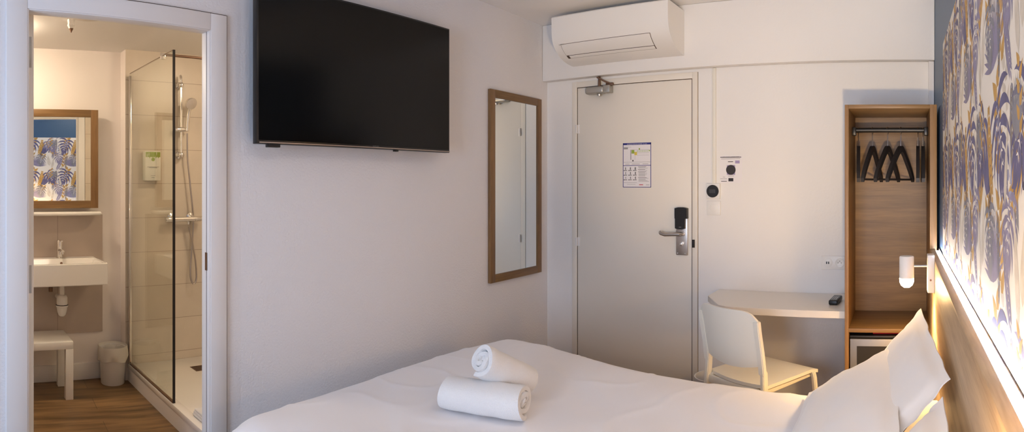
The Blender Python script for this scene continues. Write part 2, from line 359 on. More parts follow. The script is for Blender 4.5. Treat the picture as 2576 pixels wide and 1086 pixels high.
# closer
zc = A.z(1505, 229, DA); cx0, cx1 = A.t(1466, DA - .05) + .02, A.t(1534, DA - .05)
cl = thing('door_closer', 'grey metal door closer at the top of the cream entry door', 'door closer', (0, DA, 0))
b = MB(); b.box(cx0, cx1 - .045, -.062, 0, zc - .026, zc + .024, .016, seg=3); b.box(cx1 - .05, cx1, -.058, 0, zc - .022, zc + .026, .004); b.build('closer_body', GREYM, cl)
b = MB(); px_ = A.t(1505, DA - .05); b.lathe([(.012, -.012), (.014, 0)], (px_, -.035, zc - .028), (0, 0, 1)); b.build('lower_cap', STEEL, cl); b = MB(); b.lathe([(.011, 0), (.010, .03), (.0085, .06), (.0085, .075), (.001, .077)], (px_, -.035, zc + .02)); b.build('spindle', BRONZE, cl)
b = MB(); b.tube([(px_, -.035, zc + .085), (px_ + .005, -.075, zc + .08), (px_ + .055, -.05, zc + .05), (px_ + .075, -.03, zc + .042)], .0055, 8); b.box(px_ + .045, px_ + .10, -.03, -.012, zc + .028, zc + .046, .003); b.build('closer_arm', BRONZE, cl)

# evacuation notice
def apx(px, y, n=DA): return A.t(px, n), A.z(px, y, n)
ex0, ex1 = A.t(1567, DA), A.t(1638, DA); ez1 = A.z(1600, 359, DA); ez0 = A.z(1600, 471, DA); ew = ex1 - ex0; eh = ez1 - ez0
ev = thing('fire_safety_notice', 'blue bordered fire safety notice with evacuation plan taped to the cream entry door', 'notice', (ex0, DA + .0015, ez0))
s = MB(); s.box(0, ew, -.0012, 0, 0, eh, 0, PAPER)
def ir(s, u0, u1, v0, v1, m, k=1): s.box(u0 * ew, u1 * ew, -.0012 - .0003 * k, -.0011, v0 * eh, v1 * eh, 0, m)
for a in ((0, .02, 0, 1), (.98, 1, 0, 1), (0, 1, 0, .012), (0, 1, .955, 1), (0, 1, .485, .497)): ir(s, *a, INKB)
s.build('sheet', PAPER, ev, smooth=0)
text(ev, "CONSIGNES DE SECURITE INCENDIE   Fire notice", .0068, (ew * .5, -.0017, eh * .966), PAPER)
s = MB()
for a in ((.27, .3, .62, .84), (.27, .93, .84, .845), (.27, .93, .77, .774), (.5, .93, .72, .724), (.43, .435, .62, .77)): ir(s, *a, INKG)
ir(s, .27, .43, .62, .77, PAPER, .5); ir(s, .03, .97, .565, .569, INK); ir(s, .03, .3, .905, .911, INKG); ir(s, .03, .18, .86, .90, INKG)
for k in range(7): ir(s, .5 + k * .06, .545 + k * .06, .79, .83, mat('pale_green', (.62, .68, .52), .7) if k == 0 else MATS['pale_green'])
for (u, v, r_, m) in ((.36, .80, .05, GREENI), (.46, .76, .045, YELI), (.59, .86, .022, GREENI), (.94, .82, .018, GREENI), (.36, .60, .02, INK)): ir(s, u - r_, u + r_, v - r_ * .8, v + r_ * .8, m, 2)
for u0, u1 in ((.08, .24), (.32, .6), (.7, .9)): ir(s, u0, u1, .52, .53, INKG)
s.build('floor_plan', PAPER, ev, smooth=0)
s = MB()
for i_ in range(3):
    for j_ in range(3):
        u, v = .03 + .17 * i_, .37 - .105 * j_
        ir(s, u + .01, u + .12, v, v + .02, INKG); ir(s, u + .05 + .01 * j_, u + .08 + .01 * i_, v + .02, v + .085, INKG, 2); ir(s, u + .06, u + .078, v + .045, v + .065, INK, 3); ir(s, u, u + .022, v, v + .018, INK, 3)
v = .46
random.seed(7)
for n_ in (3, 2, 7, 6):
    for k in range(n_):
        ir(s, .56 if k else .54, random.uniform(.78, .93), v, v + .007, INK if k == 0 else INKG); v -= .0165
    v -= .016
ir(s, .03, .5, .10, .106, INKG); ir(s, .15, .45, .065, .071, INKG); ir(s, .82, .94, .05, .06, INKG)
s.build('instruction_drawings', INKG, ev, smooth=0)
MB().box(ew * .58, ew * .72, -.0016, -.0011, eh * .05, eh * .064).build('red_mark', REDP, ev, smooth=0)

# conduit, thermostat, blank plate, notice
w = MB(); ca, cb_ = A.t(1793, DA), A.t(1802, DA); w.box(ca, cb_, DA - .012, DA - .0005, A.z(1797, 462, DA), 2.112, .002); tag(w.build('cable_duct', CREAM), 'thin cream cable duct running down the wall beside the entry door', 'cable duct')
tx0, tx1 = A.t(1779, DA), A.t(1813, DA); z0, z1 = A.z(1796, 500, DA), A.z(1796, 461, DA)
th_ = thing('thermostat', 'square white thermostat with a round black display right of the entry door', 'thermostat', ((tx0 + tx1) / 2, DA - .0005, (z0 + z1) / 2)); hw = (tx1 - tx0) / 2; hh = (z1 - z0) / 2
MB().box(-hw, hw, -.02, 0, -hh, hh, .004).build('back_plate', WHITE, th_)
q = MB(); q.lathe([(.039, 0), (.039, .012), (.036, .015), (0, .015)], (0, -.019, 0), (0, -1, 0), 36); q.build('dial', BLACK, th_)
MB().box(-.02, .02, -.0348, -.0338, -.012, .012).build('display', mat('display_grey', (.05, .05, .055), .3), th_, smooth=0)
z0, z1 = A.z(1796, 541, DA), A.z(1796, 505, DA); hh = (z1 - z0) / 2
sw = thing('blank_wall_plate', 'square white blank wall plate just under the black thermostat', 'wall plate', ((tx0 + tx1) / 2, DA - .0005, (z0 + z1) / 2))
MB().box(-hw, hw, -.009, 0, -hh, hh, .003).build('plate', WHITE, sw)
q = MB(); q.lathe([(.026, 0), (.026, .002), (.024, .003), (0, .003)], (0, -.009, 0), (0, -1, 0), 32); q.build('round_cover', WHITE, sw)
nx0, nx1 = A.t(1811, DA), A.t(1867, DA); z0, z1 = A.z(1840, 460, DA), A.z(1840, 392, DA); nw = nx1 - nx0; nh = z1 - z0
nt_ = thing('thermostat_instruction_sheet', 'white instruction sheet with a round black dial picture on the wall above the thermostat', 'notice', (nx0, DA - .0008, z0))
s = MB(); s.box(0, nw, -.001, 0, 0, nh, 0, PAPER)
def ip(u0, u1, v0, v1, m, k=1): s.box(u0 * nw, u1 * nw, -.001 - .0003 * k, -.0009, (1 - v1) * nh, (1 - v0) * nh, 0, m)
ip(.02, .96, .035, .06, INK); ip(.06, .92, .095, .112, INKG); ip(.37, .6, .20, .225, INK); ip(.69, .89, .17, .28, LILAC); ip(.32, .69, .34, .70, LILAC)
ip(.37, .64, .735, .745, INK); ip(.14, .24, .775, .79, INKG); ip(.02, .33, .84, .855, INKG); ip(.06, .32, .925, .945, INK); ip(.39, .61, .82, .94, INK)
s.lathe([(.031, 0), (.031, .0012), (0, .0012)], (.5 * nw, -.0014, .485 * nh), (0, -1, 0), 28, m=INK); s.build('sheet', PAPER, nt_, smooth=0)
text(nt_, 'REGLAGE DE LA TEMPERATURE', .0075, (nw * .5, -.0013, nh * .945), INK)

# double socket
sx0 = A.t(2066, DA); z0, z1 = A.z(2090, 677, DA), A.z(2090, 643, DA)
so = thing('double_wall_socket', 'white double wall socket with USB ports above the desk', 'socket', (sx0, DA - .0005, (z0 + z1) / 2)); hh = (z1 - z0) / 2
MB().box(0, .154, -.009, 0, -hh, hh, .003).build('plate', WHITE, so)
q = MB(); q.lathe([(.028, 0), (.028, .003), (.026, .004), (0, .004)], (.041, -.009, 0), (0, -1, 0), 32); us = q.build('usb_socket', WHITE, so)
q = MB(); q.box(-.010, -.003, -.0145, -.0125, -.007, .007); q.box(.002, .009, -.0145, -.0125, -.007, .007); o = q.build('usb_port', BLACK, us, smooth=0); o.location = (.041, 0, 0)
q = MB(); q.lathe([(.028, 0), (.028, .003), (.026, .004), (.022, .002), (0, .002)], (.113, -.009, 0), (0, -1, 0), 32); us = q.build('power_socket', WHITE, so)
q = MB()
for a in ((-.0095, 0), (.0095, 0), (0, .0105)): q.lathe([(.0027, 0), (.0027, .004)], (.113 + a[0], -.011, a[1]), (0, 1, 0), 10)
q.build('socket_hole', BLACK, us)

# ------------------------------------------------------------------ air conditioner
a0, a1 = -2.155, -1.34; DF = DA - .07
ac = thing('air_conditioner', 'white wall mounted air conditioner on the soffit above the entry door', 'air conditioner', (a0, DF - .0005, 0)); W = a1 - a0
prof = [(0, 2.19), (-.04, 2.192), (-.08, 2.197), (-.12, 2.206), (-.16, 2.221), (-.195, 2.240), (-.225, 2.263), (-.248, 2.290), (-.262, 2.320), (-.268, 2.35), (-.27, 2.38), (-.27, 2.462), (-.262, 2.47), (0, 2.47)]
b = MB(); b.prism(prof, 0, W, 'yz'); b.build('casing', WHITE, ac, smooth=28)
b = MB()
def off(i, d):   # point on profile pushed outward
    p = Vector(prof[i]); q = Vector(prof[i + 1]) - Vector(prof[i - 1]); n = Vector((q.y, -q.x)).normalized()
    if n.y > 0: n = -n
    return p + n * d
def offp(t, d): i = int(t); f = t - i; return off(i, d) * (1 - f) + off(min(i + 1, 8), d) * f
fl = [offp(k, .003) for k in (4.5, 5, 5.5, 6, 6.9)]; fi = [offp(k, -.004) for k in (6.9, 6, 5.5, 5, 4.5)]
b.prism([tuple(v) for v in fl + fi], .058, W - .128, 'yz'); b.build('louvre_flap', WHITE, ac, smooth=28)
fl = [offp(k, .003) for k in (3.7, 4, 4.35)]; fi = [offp(k, -.004) for k in (4.35, 4, 3.7)]
b = MB(); b.prism([tuple(v) for v in fl + fi], .075, W - .13, 'yz'); b.build('louvre_flap', WHITE, ac, smooth=28)
b = MB(); fl = [offp(k, .0012) for k in (3.6, 4, 5, 6, 6.95)]; fi = [offp(k, -.004) for k in (7, 6, 5, 4, 3.55)]
b.prism([tuple(v) for v in fl + fi], .055, W - .125, 'yz'); b.build('air_outlet', GAP, ac, smooth=28)
o = text(ac, 'DAIKIN', .011, (.062, -.2475, 2.283), GREYM); o.rotation_euler = (radians(132), 0, 0)

# ------------------------------------------------------------------ television
tvD = 2.164; t0, t1 = T.t(646, tvD), T.t(1131, tvD); z0, z1 = 1.556, 2.24; W = t1 - t0; H = z1 - z0
tv = thing('television', 'large black flat television mounted high on the white textured wall', 'television', T.w(t0, tvD, z0), T.rz)
MB().box(0, W, 0, .035, 0, H, .003).build('bezel', BLACK, tv)
MB().box(.009, W - .009, -.0015, .002, .016, H - .009).build('screen', SCREEN, tv, smooth=0)
MB().box(.012, W - .002, -.004, .001, .004, .0085, .001).build('silver_trim', mat('trim_silver', (.50, .42, .36), .35, metal=.8), tv)
MB().box(.06, .12, .002, .03, -.013, .001, .002).build('sensor_box', BLACK, tv); MB().box(.80, .825, .002, .02, -.008, .001, .002).build('power_button', BLACK, tv)
MB().box(W * .2, W * .8, .035, .06, .08, H * .7, .012).build('rear_housing', BLACK, tv)
MB().box(W * .38, W * .62, .06, .0985, .18, H * .6, .004).build('wall_bracket', BLACKM, tv)
text(tv, 'SAMSUNG', .009, (W * .55, -.0018, .0115 - .002), mat('logo_grey', (.15, .15, .15), .4))

# ------------------------------------------------------------------ wall mirror
def framed_mirror(name, label, fr, n, t0, t1, z0, z1, fw, woodm_v, woodm_h, dep=.022, rz=0, group=None):
    W = t1 - t0; H = z1 - z0
    m = thing(name, label, 'mirror', fr.w((t0 + t1) / 2, n, z0), fr.rz + rz, group)
    f = MB(); f.box(-W / 2, -W / 2 + fw, -dep, 0, 0, H, .002, woodm_v); f.box(W / 2 - fw, W / 2, -dep, 0, 0, H, .002, woodm_v)
    f.box(-W / 2 + fw, W / 2 - fw, -dep, 0, 0, fw, .002, woodm_h); f.box(-W / 2 + fw, W / 2 - fw, -dep, 0, H - fw, H, .002, woodm_h); f.build('frame', OAKZ, m)
    MB().box(-W / 2 + fw * .8, W / 2 - fw * .8, -dep + .008, -.003, fw * .8, H - fw * .8).build('mirror_glass', MIRROR, m, smooth=0)
    return m
framed_mirror('wall_mirror', 'tall oak framed mirror hanging on the white wall near the entry door', T, DT - .001, T.t(1227, DT), T.t(1356, DT), .763, 1.978, .05, OAKZ, OAKX)
bm_ = framed_mirror('bathroom_mirror', 'oak framed mirror above the bathroom washbasin, reflecting leaf wallpaper', T, DS - .040, .45, 1.094, 1.215, 1.90, .052, OAKZ, OAKX, rz=radians(-4.2))

# ------------------------------------------------------------------ bathroom things
sp = MB(); sp.box(.2, 1.143, DS - .011, DS - .0005, .334, 1.165); struct(sp.build('wall_splashback', SPLASH, rz=T.rz, smooth=0))
# washbasin
wb = thing('washbasin', 'white rectangular wall hung washbasin in the bathroom', 'washbasin', T.w(.475, 3.72, .73), T.rz)
b = MB(); BW, BD, BH = .6, .379, .142
bm = b.bm
def basin():
    o = [(0, 0), (BW, 0), (BW, BD), (0, BD)]; i = [(.02, .02), (BW - .02, .02), (BW - .02, BD - .10), (.02, BD - .10)]; lo = [(.05, .05), (BW - .05, .05), (BW - .05, BD - .13), (.05, BD - .13)]
    vo0 = [bm.verts.new((x + (.03 if x == 0 else -.03), y, 0)) if False else bm.verts.new((x, y, 0)) for x, y in o]; vo1 = [bm.verts.new((x, y, BH)) for x, y in o]
    vi = [bm.verts.new((x, y, BH)) for x, y in i]; vl = [bm.verts.new((x, y, .035)) for x, y in lo]
    for k in range(4):
        j = (k + 1) % 4
        bm.faces.new((vo0[k], vo0[j], vo1[j], vo1[k])); bm.faces.new((vo1[k], vo1[j], vi[j], vi[k])); bm.faces.new((vi[k], vi[j], vl[j], vl[k]))
    bm.faces.new(vl); bm.faces.new(vo0[::-1])
    bmesh.ops.bevel(bm, geom=list(bm.edges), offset=.005, segments=3, affect='EDGES')
basin(); b.build('bowl', CERAM, wb)
MB().lathe([(.009, 0), (.009, .003)], (.345, BD - .1115, .112), (0, -1, .2), 16).build('overflow_hole', BRONZE, wb)
MB().lathe([(.022, 0), (.022, .003), (.018, .005), (0, .005)], (.3, .13, .0345)).build('drain_plug', CHROME, wb)
fx = T.t(150, 4.04) - .475
fa = thing('basin_mixer_tap', 'chrome mixer tap on the back of the white washbasin', 'tap', T.w(T.t(150, 4.04), 4.04, .8722), T.rz)
b = MB(); b.lathe([(.026, 0), (.026, .004), (.02, .008), (.02, .085), (.018, .095)], n=20); b.build('body', CHROME, fa)
b = MB(); b.tube([(0, -.01, .055), (0, -.06, .06), (0, -.105, .055)], [.015, .013, .012], 14); b.lathe([(.011, 0), (.011, .016)], (0, -.098, .037)); b.build('spout', CHROME, fa)
b = MB(); b.lathe([(.021, .095), (.021, .118), (.017, .124), (0, .125)], n=20); b.box(-.009, .009, -.075, 0, .118, .127, .003); b.build('lever', CHROME, fa)
tr = thing('basin_bottle_trap', 'white plastic bottle trap under the washbasin', 'drain pipe', T.w(T.t(156, 3.93), 3.93, 0), T.rz)
b = MB(); b.lathe([(.031, .722), (.031, .7295)], n=20, m=BRONZE); b.lathe([(.017, .60), (.017, .70), (.03, .705), (.03, .722)], m=WHITE); b.build('down_pipe', WHITE, tr)
b = MB(); b.lathe([(.001, .492), (.014, .494), (.024, .503), (.032, .525), (.037, .556), (.041, .558), (.041, .572), (.037, .575), (.037, .62), (.03, .633), (.018, .64)], n=24); b.build('cup', WHITE, tr)
b = MB(); b.lathe([(.0415, .5695), (.0415, .574)], n=24); b.build('seal_ring', BLACKM, tr)
b = MB(); b.tube([(0, .03, .60), (0, .17, .60)], .016); b.build('waste_pipe', WHITE, tr)
b = MB(); b.tube([(-.09, .165, .69), (-.07, .06, .69), (-.07, .04, .675)], .008, 8); b.lathe([(.014, 0), (.014, .03)], (-.07, .04, .655), (0, 0, 1), 12); b.build('valve', BRONZE, tr)
# shelf
sh = MB(); sh.box(.45, 1.107, 3.985, DS - .012, 1.166, 1.192, .012, seg=4); tag(sh.build('ceramic_shelf', CERAM, rz=T.rz), 'narrow white ceramic shelf under the bathroom mirror', 'shelf')
# stool
st = thing('step_stool', 'small white square stool beneath the washbasin', 'stool', T.w(.69, 3.885, 0), T.rz)
MB().box(-.157, .157, -.155, .155, .325, .375, .006).build('seat', WHITE, st)
for sx in (-1, 1):
    for sy in (-1, 1): MB().box(sx * .132 - .025, sx * .132 + .025, sy * .13 - .025, sy * .13 + .025, 0, .326, .003).build('leg', WHITE, st)
# bathroom bin with liner
bn = thing('bathroom_bin', 'round white waste bin with a bin liner between washbasin and shower tray', 'bin', T.w(1.185, 3.985, 0), T.rz)
b = MB(); b.lathe([(.080, 0), (.083, .004), (.093, .245), (.096, .25), (.090, .25), (.080, .01), (0, .01)], n=32, caps=False); b.build('pail', WHITE, bn)
b = MB(); random.seed(3); n = 40; rings = []
for (rr, zz, am) in ((.082, .12, .002), (.089, .24, .001), (.100, .262, .002), (.103, .24, .003), (.104, .20, .006), (.100, .165, .006)):
    ph = random.random() * 6
    rings.append([b.bm.verts.new(((rr + am * sin(5 * k / n * 2 * pi + ph) + am * .6 * sin(11 * k / n * 2 * pi + ph * 2)) * cos(2 * pi * k / n), (rr + am * sin(5 * k / n * 2 * pi + ph)) * sin(2 * pi * k / n) , zz + (am * 1.2 * sin(3 * k / n * 2 * pi + 1) if zz < .23 else 0))) for k in range(n)])
for r0, r1 in zip(rings, rings[1:]):
    for k in range(n): b.bm.faces.new((r0[k], r0[(k + 1) % n], r1[(k + 1) % n], r1[k]))
b.build('bin_liner', BAGM, bn, smooth=60)
# shower tray
TT = 1.30
ty = thing('shower_tray', 'white raised shower tray with beige edging in the bathroom', 'shower tray', T.w(0, 0, 0), T.rz)
b = MB(); n0 = DT + TH + .03
b.prism([(TT, 0), (TT, .100), (tR - .002, .100), (tR - .002, 0)], n0, DTI - .002, 'xz'); b.build('base', TRIM, ty)
b = MB(); b.box(TT - .004, TT + .05, n0, DTI - .002, .09, .1232, .004); b.box(TT + .05, tR - .003, n0, n0 + .04, .09, .1232, .004); b.build('rim', CERAM, ty)
b = MB(); b.box(TT + .05, tR - .003, n0 + .04, DTI - .003, .095, .112, .003); b.build('floor_pan', CERAM, ty)
b = MB(); dx, dn = 1.74, 3.735; b.box(dx - .055, dx + .055, dn - .055, dn + .055, .1115, .1135, 0, BRONZE)
for k in range(8): b.box(dx - .048, dx + .048, dn - .046 + k * .0125, dn - .040 + k * .0125, .1134, .1142, 0, GAP)
b.build('drain_grate', BRONZE, ty, smooth=0)
# glass screen
gs = thing('shower_screen', 'clear glass shower screen with chrome wall profile standing on the shower tray', 'shower screen', T.w(0, 0, 0), T.rz)
MB().box(TT + .006, TT + .014, 3.175, 3.98, .126, 2.155).build('glass_panel', GLASS, gs, smooth=0)
MB().box(TT + .003, TT + .017, 3.168, 3.176, .126, 2.156).build('edge_seal', BLACKM, gs, smooth=0)
MB().box(TT + .006, TT + .014, 3.176, 3.975, 2.1552, 2.158).build('top_edge', BRONZE, gs, smooth=0)
b = MB(); b.box(TT - .001, TT + .019, 3.965, DTI - .001, .125, 2.14, .003); b.build('wall_profile', CHROME, gs)
b = MB(); b.box(TT + .001, TT + .019, 3.17, 3.956, .1235, .131, .002); b.build('bottom_seal', BRONZE, gs)
b = MB(); b.box(TT - .004, TT + .024, 3.335, 3.36, 2.135, 2.172, .003); b.build('bar_clamp', CHROME, gs)
b = MB(); b.tube([(TT + .02, 3.3475, 2.163), (tR - .003, 3.3475, 2.163)], .008); b.build('support_bar', BRONZE, gs)
# dispenser
DD = DTI - .001
x0, x1 = T.t(363, DD - .04), T.t(402, DD - .04); z0, z1 = T.z(385, 454, DD - .06), T.z(385, 380, DD - .06)
dp = thing('soap_dispenser', 'white soap dispenser with a leafy green top on the shower wall behind the glass', 'soap dispenser', T.w((x0 + x1) / 2, DD, z0), T.rz); hw = (x1 - x0) / 2; H = z1 - z0
MB().box(-hw, hw, -.06, 0, 0, H, .005).build('body', mat('dispenser_white', (.80, .80, .74), .35), dp)
s = MB(); s.box(-hw + .004, hw - .004, -.0612, -.0595, H * .80, H - .006, 0, GREENI)
random.seed(9)
for k in range(14):
    x = random.uniform(-hw + .01, hw - .012); z = random.uniform(H * .72, H * .84); s.face([(x, -.0613, z), (x + .005, -.0613, z + .02), (x, -.0613, z + .034), (x - .005, -.0613, z + .018)], random.choice([GREENI, MATS['pale_green']]))
s.lathe([(.013, 0), (.013, .0006), (.010, .0008), (0, .0008)], (0, -.0605, H * .72), (0, -1, 0), 20, m=GREENI); s.build('front_label', GREENI, dp, smooth=0)
s = MB()
for zz, ww in ((.46, .75), (.43, .5), (.16, .3), (.1, .2)): s.box(-hw * ww, hw * ww, -.0608, -.0595, H * zz, H * zz + .003)
s.build('print', INKG, dp, smooth=0)
# riser rail
rt = T.t(456, DD - .05); zt = T.z(456, 215, DD - .03); zb_ = T.z(456, 390, DD - .03)
rr_ = thing('shower_riser_rail', 'chrome riser rail with a hand shower and hose on the beige shower tiles', 'shower', T.w(rt, DD, 0), T.rz)
b = MB(); b.tube([(0, -.05, zb_ - .012), (0, -.05, zt + .035), (-.002, -.046, zt + .062), (-.002, -.04, zt + .066)], .0095, 14); b.build('rail', CHROME, rr_)
for z in (zt, zb_):
    b = MB(); b.lathe([(.026, 0), (.026, .012), (.014, .02), (.014, .045)], (0, 0, z), (0, -1, 0), 20); b.lathe([(0.001, -.02), (.012, -.018), (.019, -.006), (.019, .006), (.012, .018), (0.001, .02)], (0, -.05, z), (0, 0, 1), 20); b.build('wall_mount', CHROME, rr_)
zs = T.z(456, 326, DD - .05)
b = MB(); b.lathe([(.014, -.055), (.017, -.05), (.017, -.018), (.019, -.016), (.019, .02), (.015, .024), (.015, .045), (.010, .055)], (0, -.052, zs), (1, 0, 0), 18); b.build('slider', CHROME, rr_)
b = MB(); hx = .037
b.tube([(hx, -.07, zs - .01), (hx + .001, -.073, zs + .04), (hx + .006, -.076, zs + .10), (hx + .012, -.085, zs + .15), (hx + .014, -.095, zs + .175)], [.012, .012, .014, .016, .02], 14)
b.lathe([(.02, -.018), (.042, -.006), (.045, .006), (.042, .014), (0.001, .016)], (hx + .014, -.105, zs + .185), (.1, -1, -.55), 28); b.build('hand_shower', CHROME, rr_)
zmx = T.z(460, 551, DD - .05)
hose = [(hx, -.07, zs - .01), (hx - .004, -.06, zs - .15), (hx + .01, -.05, zs - .35), (hx + .04, -.045, zmx - .02), (hx + .045, -.045, zmx - .2), (hx + .048, -.045, zmx - .33), (hx + .052, -.047, zmx - .42)]
b = MB()
def smoothpath(P, k=10):
    P = [Vector(p) for p in P]; P = [P[0]] + P + [P[-1]]; out = []
    for i in range(1, len(P) - 2):
        for j in range(k):
            t = j / k; a, b_, c_, d_ = P[i - 1], P[i], P[i + 1], P[i + 2]
            out.append(.5 * ((2 * b_) + (c_ - a) * t + (2 * a - 5 * b_ + 4 * c_ - d_) * t * t + (3 * b_ - a - 3 * c_ + d_) * t ** 3))
    return out + [P[-2]]
def hp(px, y, d=.05): return (T.t(px, DD - d) - rt, -d, T.z(px, y, DD - d))
pts = [hp(471, 335, .07), hp(472, 400, .055), hp(478, 460), hp(484, 520), hp(486, 545, .035), hp(486, 570, .03), hp(483, 620, .03), hp(479, 670, .04), hp(480, 700, .05), hp(487, 714, .055), hp(494, 700, .055), hp(492, 660, .055), hp(484, 610, .055), hp(475, 570, .055)]
b.tube(smoothpath(pts), .0065, 10); b.build('hose', STEEL, rr_)
mx_ = thing('shower_mixer', 'horizontal chrome bar mixer below the riser rail in the shower', 'shower mixer', T.w(T.t(465, DD - .05), DD, zmx), T.rz)
xa = T.t(415, DD - .05) - T.t(465, DD - .05)
b = MB(); b.lathe([(.018, xa), (.020, xa + .004), (.020, xa + .045), (.0185, xa + .047), (.0185, xa + .23), (.020, xa + .232), (.020, xa + .277), (.018, xa + .28)], (0, -.055, 0), (1, 0, 0), 20); b.build('bar', CHROME, mx_)
for xx in (xa + .065, xa + .215):
    b = MB(); b.lathe([(.03, 0), (.03, .008), (.014, .016), (.014, .045)], (xx, 0, .012), (0, -1, 0), 20); b.build('wall_flange', CHROME, mx_)
b = MB(); b.lathe([(.009, 0), (.009, .02)], (.025, -.055, -.038)); b.build('hose_outlet', CHROME, mx_)
# folded mat on the tray edge near the doorway
mt = MB(); N_ = 16
for lay in range(3):
    r0 = None
    for i in range(2): pass
    z = .126 + lay * .012
    mt.box(1.335 + .004 * lay, 1.62, 2.60, 2.97 - .004 * lay, z, z + .013, .006, seg=3)
tag(mt.build('folded_bath_mat', TERRY, rz=T.rz), 'white folded bath mat on the shower tray beside the doorway', 'bath mat')
# bathroom ceiling fittings
vt = thing('ceiling_vent', 'round white extractor vent on the bathroom ceiling', 'vent', T.w(T.t(225, 3.2), 3.2, HB), T.rz)
b = MB(); b.lathe([(.13, 0), (.13, -.008), (.11, -.016), (0.001, -.016)], n=40); b.build('cover', mat('vent_grey', (.62, .58, .54), .5), vt)
cf = thing('pointed_ceiling_fitting', 'small white pointed fitting hanging from the bathroom ceiling', 'ceiling fitting', T.w(T.t(179, 3.35), 3.35, HB), T.rz)
b = MB(); b.lathe([(.022, 0), (.022, -.010), (.019, -.022), (.023, -.034), (0.001, -.075)], n=6); b.build('cone', WHITE, cf)
b = MB(); b.lathe([(.0135, -.0518), (0.0015, -.0762)], n=6); b.build('cone_tip', BRONZE, cf)

# ------------------------------------------------------------------ wardrobe, minibar, hangers
wy0, wy1 = 3.02, 3.55; wx0, wx1 = A.t(2125, wy0), A.t(2357, wy0); WT = 1.39 + .398
wd = thing('open_wardrobe', 'narrow open oak wardrobe with hanging rail beside the blue wall', 'wardrobe', (wx0, wy0, 0)); W = wx1 - wx0; D = wy1 - wy0; pt = .02
for a, b2 in ((0, pt), (W - .036, W)): MB().box(a, b2, 0, D, 0, WT, .001).build('side_panel', OAKZ, wd)
MB().box(pt, W - .036, 0, D, WT - .02, WT, .001).build('top_panel', OAKX, wd)
MB().box(pt, W - .036, D - .1, D - .09, .62, WT - .02).build('back_panel', OAKX, wd)
MB().box(pt, W - .036, 0, D - .1, .631, .651, .001).build('shelf', OAKX, wd)
MB().box(pt, W - .036, .06, D - .1, WT - .17, WT - .158).build('upper_shelf', OAKX, wd) if False else None
rz_ = CH + (460 - 327) / F * 3.24; ry = 3.24 - wy0
b = MB(); b.tube([(pt, ry, rz_), (W - .036, ry, rz_)], .0135, 16); rl = b.build('hanging_rail', BLACK, wd)
for xx, s_ in ((pt, 1), (W - .036, -1)):
    b = MB(); b.box(min(xx, xx + s_ * .022), max(xx, xx + s_ * .022), ry - .02, ry + .02, rz_ - .03, rz_ + .016, .004); b.build('rail_bracket', BLACK, rl)
# hangers
def make_hanger():
    h = thing('coat_hanger', 'x', 'hanger', (0, 0, 0), 0, None)
    b = MB(); pts = []
    # body: shoulders as flattened tapering bar (local x along the hanger), thickness y
    L = .205
    top = [(0, -.085), (.02, -.088), (.05, -.108), (.10, -.150), (.15, -.195), (.185, -.232), (L, -.262)]
    bot = [(L - .006, -.282), (.178, -.262), (.14, -.222), (.09, -.178), (.045, -.140), (.018, -.122), (0, -.118)]
    out = [(x, z) for x, z in top] + [(x, z) for x, z in bot] + [(-x, z) for x, z in bot[::-1][1:]] + [(-x, z) for x, z in top[::-1][:-1]]
    for x in (0,): b.prism(out, -.009, .009, 'xz')
    bmesh.ops.bevel(b.bm, geom=[e for e in b.bm.edges if len(e.link_faces) == 2 and e.calc_face_angle(0) > 1.2], offset=.003, segments=2, affect='EDGES')
    b.build('shoulder', BLACKM, h)
    b = MB(); b.tube([(-L + .012, 0, -.268), (L - .012, 0, -.268)], .0055, 10); b.build('bottom_bar', BLACKM, h)
    b = MB(); pts = [(0, 0, -.09), (0, 0, -.045)] + [(.0 + .0185 * sin(a) * 1, 0, -.0 + .0185 * -cos(a)) for a in [radians(d) for d in range(0, 1)]]
    pts = [(0, 0, -.09), (0, 0, -.05)] + [(.018 * sin(radians(d)), 0, -.002 - .018 * cos(radians(d)) ) for d in range(20, 250, 20)]
    b.tube(smoothpath(pts, 4), .0018, 8); b.build('hook', CHROME, h)
    return h
hl = [(2160, 4, 'coat hanger nearest the left side panel of the oak wardrobe'), (2195, 12, 'second coat hanger from the left side panel of the oak wardrobe'),
      (2233, 17, 'coat hanger in the middle of the rail, left of the widest turned one'), (2266, 20, 'coat hanger turned widest to the room, on the middle of the rail'),
      (2309, 1.5, 'second coat hanger from the right side panel of the oak wardrobe'), (2327, 1, 'coat hanger pressed against the right side panel of the oak wardrobe')]
hg = make_hanger()
for i, (px, a, lb) in enumerate(hl):
    o = hg if i == 0 else copy_tree(hg)
    o.location = (min(A.t(px, 3.24), wx0 + W - .036 - .028), 3.24, rz_ - .0005); o.rotation_euler = (0, 0, radians(90 - a) if i not in (0, ) else radians(90 + a))
    o['label'] = 'black wooden ' + lb; o['group'] = 'black coat hangers on the wardrobe rail'
# minibar
mbx0, mbx1 = pt + .005, W - .04
mb = thing('minibar_fridge', 'small minibar fridge with steel framed dark glass door inside the oak wardrobe', 'fridge', (wx0, wy0, 0))
MB().box(mbx0, mbx1, .045, D - .11, .02, .611, .004).build('cabinet', BLACKM, mb)
dr = MB(); dr.box(mbx0, mbx1, .012, .04, .05, .595, .004); dr = dr.build('door', mat('fridge_steel', (.26, .245, .235), .45, metal=.8), mb)
MB().box(mbx0 + .036, mbx1 - .03, .010, .0125, .09, .559).build('glass_pane', BLACKM, dr, smooth=0)
MB().box(mbx0, mbx1, .016, .044, .599, .611, .002).build('door_seal', BLACK, mb)
b = MB(); b.box(W * .30, W * .82, .05, .30, .6115, .628, .004); tag(b.build('red_folder', REDP, loc=(wx0, wy0, 0)), 'red folder lying on top of the minibar under the wardrobe shelf', 'folder')

